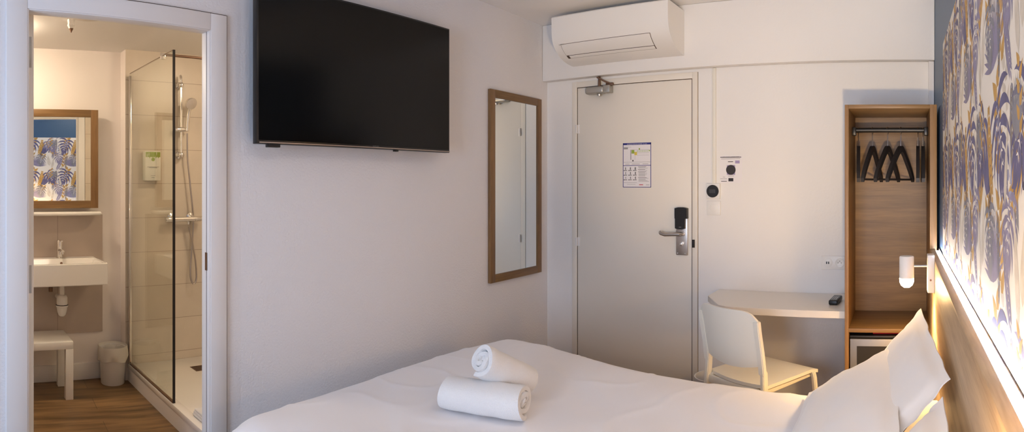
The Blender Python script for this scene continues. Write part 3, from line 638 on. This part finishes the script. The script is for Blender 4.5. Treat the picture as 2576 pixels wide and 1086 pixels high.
# desk
dk = thing('wall_desk', 'white wall mounted desk top beside the oak wardrobe', 'desk', (0, 0, 0))
dz = .725; b = MB(); b.prism([(-1.13, DA - .002), (-1.13, 3.34), (-.99, 3.10), (-.93, 3.07), (wx0 - .001, 3.07), (wx0 - .001, DA - .002)], dz - .036, dz, 'xy')
bmesh.ops.bevel(b.bm, geom=list(b.bm.edges), offset=.002, segments=2, affect='EDGES'); b.build('desk_top', mat('desk_white', (.80, .765, .71), .3), dk)
b = MB(); b.box(-1.10, wx0 - .005, DA - .03, DA - .003, dz - .075, dz - .036, .002); b.build('wall_batten', CREAM, dk)
# remote
rm = thing('remote_control', 'black remote control lying on the desk against the wardrobe', 'remote control', (A.t(2102, 3.30), 3.30, dz), radians(-4))
b = MB(); b.box(-.025, .025, -.08, .08, .001, .027, .007, seg=3); b.build('case', BLACK, rm)
b = MB()
for r_ in range(5):
    for c_ in range(3): b.box(-.015 + c_ * .011, -.007 + c_ * .011, -.055 + r_ * .022, -.045 + r_ * .022, .0265, .0285, .0008)
b.build('buttons', GREYM, rm); MB().box(-.018, .018, .018, .022, .0265, .0278).build('silver_band', CHROME, rm)

# ------------------------------------------------------------------ chair
ch = thing('desk_chair', 'white plastic chair with open backrest pushed up to the desk', 'chair', (-.704, 2.956, 0), radians(-28))
hw = .19
b = MB(); out = []
n = 14
for k in range(n + 1):                      # curved seat shell
    x = -hw + 2 * hw * k / n; out.append(x)
rows = []
for j in range(9):
    y = -.185 + .385 * j / 8; row = []
    for x in out:
        z = .445 - .012 * (1 - (x / hw) ** 2) * (1 - ((y) / .2) ** 2) - (.012 if j == 8 else 0)
        xx = x * (1.0 + .06 * j / 8); row.append((xx, y - (.03 * (1 - (x / hw) ** 2) if j == 0 else 0), z))
    rows.append(row)
top = [[b.bm.verts.new(p) for p in r] for r in rows]; bot = [[b.bm.verts.new((p[0], p[1], p[2] - .016)) for p in r] for r in rows]
for j in range(8):
    for k in range(n):
        b.bm.faces.new((top[j][k], top[j][k + 1], top[j + 1][k + 1], top[j + 1][k])); b.bm.faces.new((bot[j][k + 1], bot[j][k], bot[j + 1][k], bot[j + 1][k + 1]))
for k in range(n):
    b.bm.faces.new((top[0][k + 1], top[0][k], bot[0][k], bot[0][k + 1])); b.bm.faces.new((top[8][k], top[8][k + 1], bot[8][k + 1], bot[8][k]))
for j in range(8):
    b.bm.faces.new((top[j][0], top[j + 1][0], bot[j + 1][0], bot[j][0])); b.bm.faces.new((top[j + 1][n], top[j][n], bot[j][n], bot[j + 1][n]))
b.build('seat', CREAM, ch, smooth=40)
# backrest: curved shell between rounded uprights
def by(x, z): return -.20 - .06 * (z - .5) / .3 + .0 - .035 * (1 - (x / hw) ** 2)
b = MB(); NZ = 12; NX = 16; fr_ = []; bk = []
for j in range(NZ + 1):
    r0, r1 = [], []
    for k in range(NX + 1):
        x = -hw + 2 * hw * k / NX; u = j / NZ
        zt_ = .808 - .05 * (abs(x) / hw) ** 7 - .008 * (1 - (x / hw) ** 2); zb2 = .545 - .028 * (1 - (x / hw) ** 2)
        z = zb2 + (zt_ - zb2) * u
        r0.append(b.bm.verts.new((x, by(x, z) - .006, z))); r1.append(b.bm.verts.new((x, by(x, z) + .006, z)))
    fr_.append(r0); bk.append(r1)
for j in range(NZ):
    for k in range(NX):
        b.bm.faces.new((fr_[j][k], fr_[j][k + 1], fr_[j + 1][k + 1], fr_[j + 1][k])); b.bm.faces.new((bk[j][k + 1], bk[j][k], bk[j + 1][k], bk[j + 1][k + 1]))
for k in range(NX):
    b.bm.faces.new((fr_[0][k + 1], fr_[0][k], bk[0][k], bk[0][k + 1])); b.bm.faces.new((fr_[NZ][k], fr_[NZ][k + 1], bk[NZ][k + 1], bk[NZ][k]))
for j in range(NZ):
    b.bm.faces.new((fr_[j][0], fr_[j + 1][0], bk[j + 1][0], bk[j][0])); b.bm.faces.new((fr_[j + 1][NX], fr_[j][NX], bk[j][NX], bk[j + 1][NX]))
b.build('backrest', CREAM, ch, smooth=50)
for sx in (-1, 1):
    b = MB()
    def bar(P, w, d, m=None):
        rs = []
        for (x, y, z) in P: rs.append([b.bm.verts.new((x + a * w / 2, y + c2 * d / 2, z)) for a, c2 in ((-1, -1), (1, -1), (1, 1), (-1, 1))])
        for r0, r1 in zip(rs, rs[1:]):
            for k in range(4): b.bm.faces.new((r0[k], r0[(k + 1) % 4], r1[(k + 1) % 4], r1[k]))
        b.bm.faces.new(rs[0][::-1]); b.bm.faces.new(rs[-1])
    x = sx * (hw - .006)
    bar([(x, by(x, .52) - .004, .50), (x, by(x, .6) - .002, .6), (x, by(x, .7) - .002, .7), (x, by(x, .755), .757)], .034, .026)
    bmesh.ops.bevel(b.bm, geom=list(b.bm.edges), offset=.004, segments=2, affect='EDGES'); b.build('back_upright', CREAM, ch)
    b = MB(); bar([(sx * (hw + .012), -.245, 0), (sx * (hw - .002), -.205, .43), (sx * (hw - .006), -.203, .515)], .024, .034)
    bmesh.ops.bevel(b.bm, geom=list(b.bm.edges), offset=.004, segments=2, affect='EDGES'); b.build('leg', CREAM, ch)
    b = MB(); bar([(sx * (hw + .02), .215, 0), (sx * (hw + .004), .175, .40), (sx * (hw + .002), .165, .432)], .022, .026)
    bmesh.ops.bevel(b.bm, geom=list(b.bm.edges), offset=.004, segments=2, affect='EDGES'); b.build('leg', CREAM, ch)
b = MB(); b.box(-hw + .005, hw - .005, -.212, -.195, .385, .425, .004); b.box(-hw + .01, -hw + .03, -.2, .17, .40, .432, .003); b.box(hw - .03, hw - .01, -.2, .17, .40, .432, .003); b.build('seat_frame', CREAM, ch)
# bin behind chair
bn2 = thing('waste_bin', 'round white waste bin on the floor between the chair and the wall', 'bin', (-1.10, 3.37, 0))
b = MB(); b.lathe([(.09, 0), (.115, .24), (.12, .245), (.112, .245), (.088, .01), (0, .01)], n=32, caps=False); b.build('pail', WHITE, bn2)

# ------------------------------------------------------------------ headboard, LED strip, lamps, mural
HBZ = 1.06; HX = .137; HY0, HY1 = .25, 2.995
hb = thing('headboard', 'long oak headboard panel with a glowing light strip along its top', 'headboard', (RX, 0, 0))
b = MB(); b.box(HX - RX, -.026, HY0, HY1, 0, HBZ, .003); b.box(-.026, -.001, HY0, HY1, 0, HBZ - .022); b.build('panel', OAKY, hb)
b = MB(); b.box(-.0245, -.008, HY0 + .01, HY1 - .01, HBZ - .0215, HBZ - .008, .003); o = b.build('light_strip', LEDM, hb); MB().box(-.0066, -.004, HY0, HY1, HBZ - .02, HBZ + .0008).build('profile_edge', BRONZE, hb, smooth=0); o['label'] = 'glowing white light strip'
# wall lamps on headboard
def reading_lamp(y, lab, aim=(0, 0, -1), pw=24, colr=(1, .64, .28), cone=150):
    l = thing('reading_lamp', lab, 'lamp', (HX - .0005, y, 0), 0, 'cylinder reading lamps on the headboard')
    zt_, zb2 = CH + (460 - 638) / F * y, CH + (460 - 730) / F * y
    b = MB(); b.box(-.030, 0, -.035, .035, .925, 1.085, .003); b.build('wall_plate', WHITE, l)
    b = MB(); b.tube([(-.03, 0, 1.035), (-.088, 0, 1.035)], .005, 10); b.build('arm', CHROME, l)
    q = Vector((0, 0, -1)).rotation_difference(Vector(aim).normalized()).to_matrix().to_4x4(); pv = Matrix.Translation((-.118, 0, 1.035)) @ q @ Matrix.Scale(1.1, 4) @ Matrix.Translation((0, 0, -.08))
    b = MB(); b.lathe([(.001, .12), (.026, .119), (.0285, .115), (.029, .034), (.027, .034), (.027, .05), (.0265, .112), (.001, .115)], n=32, caps=False); b.bm.transform(pv); b.build('lamp_shade', WHITE, l)
    b = MB(); b.lathe([(.001, -.004), (.012, -.002), (.022, .006), (.0275, .018), (.028, .0335), (.026, .038)], n=24); b.bm.transform(pv); b.build('bulb', BULB, l)
    ld = bpy.data.lights.new('reading_light', 'SPOT'); ld.energy = pw; ld.color = colr; ld.spot_size = radians(cone); ld.spot_blend = .7; ld.shadow_soft_size = .04
    lo = bpy.data.objects.new('reading_light', ld); col.objects.link(lo); lo.location = Vector((HX - .0005, y, 0)) + pv @ Vector((0, 0, -.03)); lo.rotation_euler = Vector((0, 0, -1)).rotation_difference(Vector(aim).normalized()).to_euler()
    b = MB(); b.tube([(-.017, -.034, .98), (-.017, -.041, .98)], .004, 10); b.build('switch', BRONZE, l)
    return l
reading_lamp(2.55, 'white cylinder reading lamp lit beside the oak wardrobe, at the far end of the headboard')
reading_lamp(.55, 'white cylinder reading lamp turned upwards at the near end of the headboard', (-.92, 2.95, 1.27), 92, (1, .70, .36), 60)

# mural
IND = mat('indigo_ink', (.105, .10, .20), .65, vary=.4, vscale=22); DKI = mat('dark_leaf_ink', (.05, .05, .09), .65, vary=.4, vscale=22); SLATE = mat('slate_ink', (.20, .20, .23), .65, vary=.4, vscale=22)
GOLD = mat('gold_ink', (.46, .27, .07), .65, vary=.4, vscale=22); BEI = mat('beige_ink', (.56, .51, .43), .65, vary=.4, vscale=22); LBL = mat('light_blue_ink', (.30, .31, .42), .65, vary=.4, vscale=22); VIO = mat('violet_grey_ink', (.22, .20, .30), .65, vary=.4, vscale=22)
MUR = mat('mural_ground', (.72, .68, .61), .6); DBR = mat('brown_leaf_ink', (.22, .17, .12), .65, vary=.4, vscale=22)
MY1, MY0, MZ0, MZ1 = 2.75, -.6, HBZ + .001, 2.03
mu = MB(); mu.box(RX - .003, RX - .0005, MY0, MY1, MZ0, MZ1, 0, MUR)
mu.mi(MUR)
lay = [0]
def mp_(s, z): return (RX - .00304 - lay[0] * .0000007, MY1 - s, z)
def poly(pts, m):
    lay[0] += 1
    vs = [mu.bm.verts.new(mp_(*p)) for p in pts]; f = mu.bm.faces.new(vs[::-1]); f.material_index = mu.mi(m)
def leaflet(x, z, a, L, w, m, bend=0, n=7, tip=.55):
    """lens-shaped leaflet from (x,z) at angle a"""
    c = []; d = []
    for k in range(n + 1):
        u = k / n; aa = a + bend * u; px = x + L * u * cos(aa); pz = z + L * u * sin(aa); ww = w * sin(pi * u ** tip) / 2 if 0 < u < 1 else 0
        c.append((px - ww * sin(aa), pz + ww * cos(aa))); d.append((px + ww * sin(aa), pz - ww * cos(aa)))
    poly(c + d[::-1][1:-1], m)
def monstera(x, z, a, R, m):
    R *= 1.35
    for sd in (-1, 1):
        for k in range(7):
            u = k / 6; bx = x + R * .95 * u * cos(a); bz = z + R * .95 * u * sin(a)
            la = a + sd * (2.2 - 1.75 * u); L = R * (.62 + .30 * sin(pi * (u * .8 + .15))) * (1 - .35 * u)
            leaflet(bx, bz, la, L, R * .15, m, -sd * .75, tip=.85)
    leaflet(x - .1 * R * cos(a), z - .1 * R * sin(a), a, R * 1.25, R * .2, m, 0, tip=.8)
    leaflet(x, z, a, R * 1.1, R * .015, MUR)
    for k in range(5):
        for sd in (-1, 1):
            u = .15 + .16 * k; leaflet(x + R * u * cos(a), z + R * u * sin(a), a + sd * (1.9 - u * 1.4), R * .13, R * .035, MUR)
def frond(x, z, a, L, w, m, n=16, bend=.5, lw=.06, ang=.7):
    L *= 1.25; w *= 1.25
    px, pz = x, z
    for k in range(n):
        u = k / n; aa = a + bend * u; 
        l = w * (.35 + .65 * sin(pi * (u * .85 + .1)))
        for sd in (-1, 1): leaflet(px, pz, aa + sd * ang, l, L * lw, m, -sd * .25, n=4)
        nx, nz = px + L / n * cos(aa), pz + L / n * sin(aa); poly([(px, pz - .0012), (nx, nz - .0012), (nx, nz + .0012), (px, pz + .0012)], m); px, pz = nx, nz
    leaflet(px, pz, a + bend, w * .5, L * lw, m, n=4)
def fan(x, z, a, R, m, n=15, sp=2.4):
    R *= 1.3
    for k in range(n): leaflet(x, z, a - sp / 2 + sp * k / (n - 1), R * (.8 + .2 * sin(pi * k / (n - 1))), R * .085, m, 0, n=4, tip=.8)
def sprig(x, z, a, L, m, n=7, s=.3):
    L *= 1.3
    for k in range(n):
        u = (k + 1) / n; cx, cz = x + L * u * cos(a), z + L * u * sin(a)
        leaflet(cx, cz, a + (.75 if k % 2 else -.75), L * s, L * s * .5, m, 0, n=5)
    leaflet(x, z, a, L, L * .012, m, n=3)
TW, THH = .47, .44; random.seed(11)
rows_ = int((MZ1 - MZ0) / THH) + 2; cols_ = int((MY1 - MY0) / TW) + 2
for c_ in range(-1, cols_):
    for r_ in range(-1, rows_):
        ox = c_ * TW; oz = MZ1 - r_ * THH; lay[0] = 60 * ((c_ + r_) % 2)
        P = lambda u, v: (ox + u * TW, oz - v * THH)
        j = lambda s: random.uniform(-s, s)
        sprig(*P(.62, .35), 1.9 + j(.2), .13, BEI, 6, .34); sprig(*P(.15, .95), 1.3, .12, BEI, 6, .34); leaflet(*P(.9, .9), 1.4, .16, .05, BEI)
        sprig(*P(.44, .52), 1.75, .17, GOLD, 9, .34); frond(*P(.70, .06), -1.5, .20, .055, SLATE, 18, .25, .04); frond(*P(.695, .08), -1.5, .17, .03, DBR, 14, .25, .03)
        frond(*P(.98, .12), -1.9 + j(.1), .19, .055, GOLD, 10, -.5, .10, .9)
        sprig(*P(.48, .98), 1.7, .14, GOLD, 8, .36); sprig(*P(.08, .75), 1.45, .15, GOLD, 8, .36)
        fan(*P(.27, .92), 1.75, .13, VIO, 17, 2.6); fan(*P(.05, .52), 1.35, .12, IND, 13, 1.9)
        sprig(*P(.78, .60), 2.2, .09, LBL, 5, .36); sprig(*P(.30, .36), 1.2, .08, LBL, 4, .36)
        frond(*P(.93, .48), 1.85, .11, .03, DKI, 7, -.2, .09, .5)
        monstera(*P(.96, .13), -2.15, .105, IND if r_ % 2 else VIO); monstera(*P(.38, .10), -1.2 + j(.1), .12, IND)
        frond(*P(.18, .30), -1.7, .13, .028, DKI, 14, .1, .035, .8)
        frond(*P(.52, .62), -1.3, .15, .04, VIO, 14, .3, .045, .75); frond(*P(.12, .08), -1.45, .16, .04, GOLD, 9, .3, .10, .8)
        monstera(*P(.66, .52), -1.75, .085, VIO); fan(*P(.80, .30), 1.5, .09, SLATE, 13, 1.6); monstera(*P(.14, .60), -1.4, .08, SLATE)
        leaflet(*P(.84, .98), 1.8, .2, .035, BEI); leaflet(*P(.56, .55), 1.4, .16, .03, BEI); sprig(*P(.86, .32), 1.6, .10, GOLD, 6, .3)
        frond(*P(.42, .99), 1.62, .13, .03, SLATE, 14, .1, .035, .7)
mu.bm.normal_update()
for co, no in (((0, 0, MZ0 + .002), (0, 0, -1)), ((0, 0, MZ1 - .0005), (0, 0, 1)), ((0, MY1 - .0005, 0), (0, 1, 0)), ((0, MY0 + .0005, 0), (0, -1, 0))):
    g = mu.bm.verts[:] + mu.bm.edges[:] + mu.bm.faces[:]
    keep = {f for f in mu.bm.faces if f.calc_area() > .5 or abs(f.normal.x) < .5}
    fs = [f for f in mu.bm.faces if f not in keep]
    gg = list({v for f in fs for v in f.verts}) + list({e for f in fs for e in f.edges}) + fs
    mu.bm.normal_update(); bmesh.ops.bisect_plane(mu.bm, geom=gg, plane_co=co, plane_no=no, clear_outer=True)
me = bpy.data.meshes.new('leaf_mural'); mu.bm.to_mesh(me); mu.bm.free()
for m in mu.mats: me.materials.append(m)
o = bpy.data.objects.new('leaf_mural', me); col.objects.link(o)
tag(o, 'wall mural of indigo and gold tropical leaves above the oak headboard', 'mural')

# ------------------------------------------------------------------ bed
def lerp(tab, x):
    if x <= tab[0][0]: return tab[0][1]
    for (a, b1), (c2, d1) in zip(tab, tab[1:]):
        if x <= c2: return b1 + (d1 - b1) * (x - a) / (c2 - a)
    return tab[-1][1]
farT = [(-2.1, 2.56), (-1.68, 2.555), (-1.4, 2.49), (-1.16, 2.43), (-.86, 2.387), (-.6, 2.36), (-.24, 2.322), (.12, 2.30)]
footT = [(.8, -1.90), (.9, -1.91), (1.13, -1.955), (1.45, -2.0), (1.8, -2.035), (2.2, -2.04), (2.6, -2.01)]
bed = thing('bed', 'double bed with white bedding against the oak headboard', 'bed', (0, 0, 0))
MB().box(-1.84, HX - .004, .90, 2.25, .03, .25, .01).build('bed_base', mat('bed_base_grey', (.25, .22, .2), .8), bed)
for x in (-1.7, -.1):
    for y in (1.05, 2.1): MB().lathe([(.025, 0), (.03, .035)], (x, y, 0)).build('leg', BLACK, bed)
MB().box(-1.86, HX - .004, .88, 2.27, .25, .50, .04, seg=4).build('mattress', FABRIC, bed)
dv = MB(); NU, NV = 150, 110; XR = HX - .006; near = .84
from mathutils import noise
def duv(u, v):
    """u 0..1 headboard to foot, v 0..1 near to far ; outline with rounded corners"""
    y = near + v * (lerp(farT, XR + u * (-2.0 - XR)) - near); xf = lerp(footT, y); x = XR + u * (xf - XR)
    y = near + v * (lerp(farT, x) - near)
    # round foot corners
    du = (1 - u) * 2.1; dvf = (1 - v) * 1.6; dn = v * 1.6; R = .16
    for dd, s in ((dvf, 1), (dn, -1)):
        if du < R and dd < R:
            a, b_ = R - du, R - dd; m_ = max(a, b_) or 1; l_ = hypot(a, b_) or 1; k = m_ / l_
            x += (a - a * k); y -= s * (b_ - b_ * k)
    e = min(du, dvf, dn); z = .572
    z -= .05 * max(0, 1 - e / .12) ** 2.2
    z += .012 * exp(-((e - .25) / .2) ** 2)
    z += .006 * noise.noise(Vector((x * 2.2, y * 2.2, 0))) + .0035 * noise.noise(Vector((x * 7 + y * 3, y * 5, 3)))
    rdg = abs(noise.noise(Vector((x * 3.0 - y * 1.2, y * 3.4 + x, 9)))); z += .004 * max(0, 1 - rdg * 9)
    return Vector((x, y, z))
g = [[dv.bm.verts.new(duv(i / NU, j / NV)) for j in range(NV + 1)] for i in range(NU + 1)]
for i in range(NU):
    for j in range(NV): dv.bm.faces.new((g[i][j], g[i + 1][j], g[i + 1][j + 1], g[i][j + 1]))
loop = [g[i][0] for i in range(NU)] + [g[NU][j] for j in range(NV)] + [g[i][NV] for i in range(NU, 0, -1)]
openl = True; prev = loop + [g[0][NV]]
cx, cy = -.95, 1.6
for lv, (dz_, grow) in enumerate(((.018, .012), (.025, .010), (.04, .006), (.08, .004), (.11, -.002))):
    cur = []
    for k, v in enumerate(prev):
        d = Vector((0, 0, 0)); 
        p0 = prev[max(k - 1, 0)].co; p1 = prev[min(k + 1, len(prev) - 1)].co; tn = (p1 - p0); d = Vector((-tn.y, tn.x, 0)); d = d.normalized() if d.length > 1e-9 else d
        if (v.co - Vector((cx, cy, 0))).dot(d) < 0: d = -d
        q = v.co + d * (grow + .006 * noise.noise(Vector((v.co.x * 5, v.co.y * 5, lv)))) - Vector((0, 0, dz_)); q.x = min(q.x, XR)
        cur.append(dv.bm.verts.new(q))
    for k in range(len(prev) - 1): dv.bm.faces.new((prev[k], prev[k + 1], cur[k + 1], cur[k]))
    prev = cur
du_ = dv.build('duvet', FABRIC, smooth=80); tag(du_, 'smooth white duvet covering the bed', 'duvet')

# pillows
def pillow(name, lab, loc, w, h, th, tilt, yaw=0, roll=0, seed=1, flange=.03):
    """w along the headboard, h up the slope, th thickness; origin at the bottom middle"""
    b = MB(); n = 34; topv, botv = {}, {}
    for i in range(n + 1):
        for j in range(n + 1):
            u, v = -1 + 2 * i / n, -1 + 2 * j / n
            fu, fv = flange / (w / 2), flange / (h / 2)
            a = max(0, 1 - (abs(u) / (1 - fu)) ** 2.6) if abs(u) < 1 - fu else 0; c2 = max(0, 1 - (abs(v) / (1 - fv)) ** 2.6) if abs(v) < 1 - fv else 0
            t = th / 2 * (a * c2) ** .42
            pin = 1 - .018 * (1 - v * v) * (abs(u) ** 6); pin2 = 1 - .018 * (1 - u * u) * (abs(v) ** 6)
            x = u * w / 2 * pin; y = v * h / 2 * pin2
            wr = noise.noise(Vector((u * 2.2 + seed, v * 2.2, seed))) * .006 + noise.noise(Vector((u * 6 + seed, v * 5, seed * 2))) * .003
            edge = max(abs(u), abs(v)); wv = .006 * noise.noise(Vector((u * 3 + seed, v * 3, 2 * seed))) * edge ** 4 + .0025 * sin(u * 13 + v * 17 + seed) * edge ** 10
            topv[i, j] = b.bm.verts.new((x, y, t + wv + (wr if t > 0 else 0) + .0015)); botv[i, j] = b.bm.verts.new((x, y, -t + wv - .0015))
    for i in range(n):
        for j in range(n):
            b.bm.faces.new((topv[i, j], topv[i + 1, j], topv[i + 1, j + 1], topv[i, j + 1])); b.bm.faces.new((botv[i, j + 1], botv[i + 1, j + 1], botv[i + 1, j], botv[i, j]))
    for k in range(n):
        b.bm.faces.new((topv[k + 1, 0], topv[k, 0], botv[k, 0], botv[k + 1, 0])); b.bm.faces.new((topv[k, n], topv[k + 1, n], botv[k + 1, n], botv[k, n]))
        b.bm.faces.new((topv[0, k], topv[0, k + 1], botv[0, k + 1], botv[0, k])); b.bm.faces.new((topv[n, k + 1], topv[n, k], botv[n, k], botv[n, k + 1]))
    # local: x -> world -y, y -> up the slope (+x,+z), z -> normal (-x,+z)
    M = Matrix(((0, cos(tilt), -sin(tilt), 0), (-1, 0, 0, 0), (0, sin(tilt), cos(tilt), 0), (0, 0, 0, 1)))
    b.bm.transform(Matrix.Rotation(yaw, 4, 'Z') @ M @ Matrix.Rotation(roll, 4, 'Z') @ Matrix.Translation((0, h / 2, 0)))
    o = b.build(name, PILLOWM, loc=loc, smooth=70); tag(o, lab, 'pillow', 'white pillows leaning on the headboard'); return o
pillow('pillow', 'front white pillow of the two at the far side of the bed', (-.350, 1.80, .600), .84, .395, .085, radians(30), seed=2)
pillow('pillow', 'rear white pillow with a pointed corner, at the far end of the headboard', (-.166, 1.885, .60), .83, .40, .06, radians(49), yaw=.055, seed=5)
pillow('pillow', 'white pillow against the near half of the headboard, its corner just in view', (-.115, 1.085, .60), .72, .345, .11, radians(52), seed=8)

# towels
def towel(name, lab, loc, L, R, rz, rx, seed, turns=2.6, flat=.85):
    b = MB(); n = 120; NL = 26; prof = []
    for k in range(n + 1):                       # spiral from outside to inside
        u = k / n; a = -pi * .45 - 2 * pi * turns * u; r = R * (1 - .80 * u) * (1 + .05 * sin(a * 2 + seed) + .03 * sin(a * 3.3 + seed)); prof.append((r * cos(a), r * sin(a) * flat, a, r))
    th = R * .30
    def skin(sgn):
        rows = []
        for i in range(NL + 1):
            u = i / NL; row = []
            for (x, z, a, r) in prof:
                k = (r + (-(th) if sgn else 0)) / r
                ee = min(u, 1 - u) * L; rnd = .10 * th * max(0, 1 - ee / .012)
                sl = 1 + .012 * sin(u * 19 + seed + a) + .015 * noise.noise(Vector((u * 5, a, seed)))
                xx = x * k * sl + (rnd * (-1 if not sgn else 1)) * cos(a); zz = z * k * sl + (rnd * (-1 if not sgn else 1)) * sin(a) * flat
                row.append(b.bm.verts.new(((u - .5) * L + .006 * sin(a * 1.3 + seed) * (1 if u < .5 else -1), xx, zz)))
            rows.append(row)
        return rows
    o_, i_ = skin(0), skin(1)
    for i in range(NL):
        for k in range(n):
            b.bm.faces.new((o_[i][k], o_[i + 1][k], o_[i + 1][k + 1], o_[i][k + 1])); b.bm.faces.new((i_[i][k + 1], i_[i + 1][k + 1], i_[i + 1][k], i_[i][k]))
    for e in (0, NL):
        for k in range(n): b.bm.faces.new((o_[e][k], o_[e][k + 1], i_[e][k + 1], i_[e][k]))
    for k in (0, n):
        for i in range(NL): b.bm.faces.new((o_[i][k], o_[i + 1][k], i_[i + 1][k], i_[i][k]))
    # core
    b.lathe([(.001, -L * .49), (R * .24, -L * .475), (R * .24, L * .475), (.001, L * .49)], (0, 0, 0), (1, 0, 0), 18)
    o = b.build(name, TERRY, loc=loc, smooth=60); o.rotation_euler = (rx[0], rx[1], rz); tag(o, lab, 'towel', 'rolled white towels on the bed'); return o
towel('rolled_towel', 'rolled white towel lying flat on the duvet, under the other towel', (-1.355, 1.605, .578 + .062), .30, .075, radians(17.5), (0, 0), 1)
towel('rolled_towel', 'rolled white towel propped on top of the lower one, spiral end facing out', (-1.352, 1.712, .706), .25, .072, radians(80), (0, radians(29)), 4)

# ------------------------------------------------------------------ lights
def area(name, loc, rot, sx, sy, power, colr, spread=180):
    l = bpy.data.lights.new(name, 'AREA'); l.shape = 'RECTANGLE'; l.size = sx; l.size_y = sy; l.energy = power; l.color = colr; l.spread = radians(spread)
    o = bpy.data.objects.new(name, l); col.objects.link(o); o.location = loc; o.rotation_euler = rot; return o
def point(name, loc, power, colr, r=.05):
    l = bpy.data.lights.new(name, 'POINT'); l.energy = power; l.color = colr; l.shadow_soft_size = r
    o = bpy.data.objects.new(name, l); col.objects.link(o); o.location = loc; return o
area('window_daylight', ((WX0 + WX1) / 2, YB - .12, (WZ0 + WZ1) / 2), (radians(90), 0, 0), WX1 - WX0, WZ1 - WZ0, 74, (.62, .76, 1.0))
# guessed ceiling lamp out of view, added to warm the room light
cl_ = thing('added_ceiling_lamp', 'unseen round white ceiling lamp added for warm room light', 'lamp', (-.35, 1.3, HC))
b = MB(); b.lathe([(.17, 0), (.17, -.03), (.15, -.055), (.001, -.07)], n=40); b.build('lamp_shade', mat('lamp_opal', (.9, .85, .75), .4, emit=(1, .80, .64), estr=10), cl_)
# bathroom ceiling lamps
for nm, (t_, n_) in (('a', (.36, 3.55)), ('b', (1.95, 3.0))):
    bl_ = thing('bathroom_ceiling_lamp', 'round opal ceiling lamp over the ' + ('washbasin end of the bathroom' if nm == 'a' else 'shower tray'), 'lamp', T.w(t_, n_, HB))
    b = MB(); b.lathe([(.10, 0), (.10, -.02), (.085, -.04), (.001, -.045)], n=32); b.build('lamp_shade', mat('lamp_opal_' + nm, (.9, .85, .75), .4, emit=(1, .79, .56), estr=80 if nm == 'a' else 62), bl_)
wld = bpy.data.worlds.new('world'); bpy.context.scene.world = wld; wld.use_nodes = True
nt = wld.node_tree; bg = nt.nodes['Background']; sky = nt.nodes.new('ShaderNodeTexSky'); sky.sky_type = 'NISHITA'; sky.sun_elevation = radians(30); sky.sun_disc = False
nt.links.new(sky.outputs[0], bg.inputs['Color']); bg.inputs['Strength'].default_value = .12

# ------------------------------------------------------------------ camera
cam = bpy.data.cameras.new('camera'); cam.type = 'PANO'; cam.panorama_type = 'CENTRAL_CYLINDRICAL'
hu = 1288 / F
cam.central_cylindrical_range_u_min = -hu; cam.central_cylindrical_range_u_max = hu
cam.central_cylindrical_range_v_min = -(1086 - Y0) / F; cam.central_cylindrical_range_v_max = Y0 / F
cam.central_cylindrical_radius = 1.0
cam.clip_start = .02
co = bpy.data.objects.new('camera', cam); col.objects.link(co); co.location = (0, 0, CH)
co.rotation_euler = (radians(90), 0, -(1288 - PX0) / F)
sc = bpy.context.scene; sc.camera = co
sc.view_settings.view_transform = 'Standard'; sc.view_settings.look = 'None'; sc.view_settings.gamma = 1; sc.view_settings.exposure = .32
sc.view_settings.use_curve_mapping = False
sc.cycles.max_bounces = 10; sc.cycles.diffuse_bounces = 6; sc.cycles.glossy_bounces = 6; sc.cycles.transparent_max_bounces = 12; sc.cycles.caustics_reflective = False
sc.cycles.sample_clamp_indirect = 6
try: sc.cycles.use_denoising = True
except Exception: pass
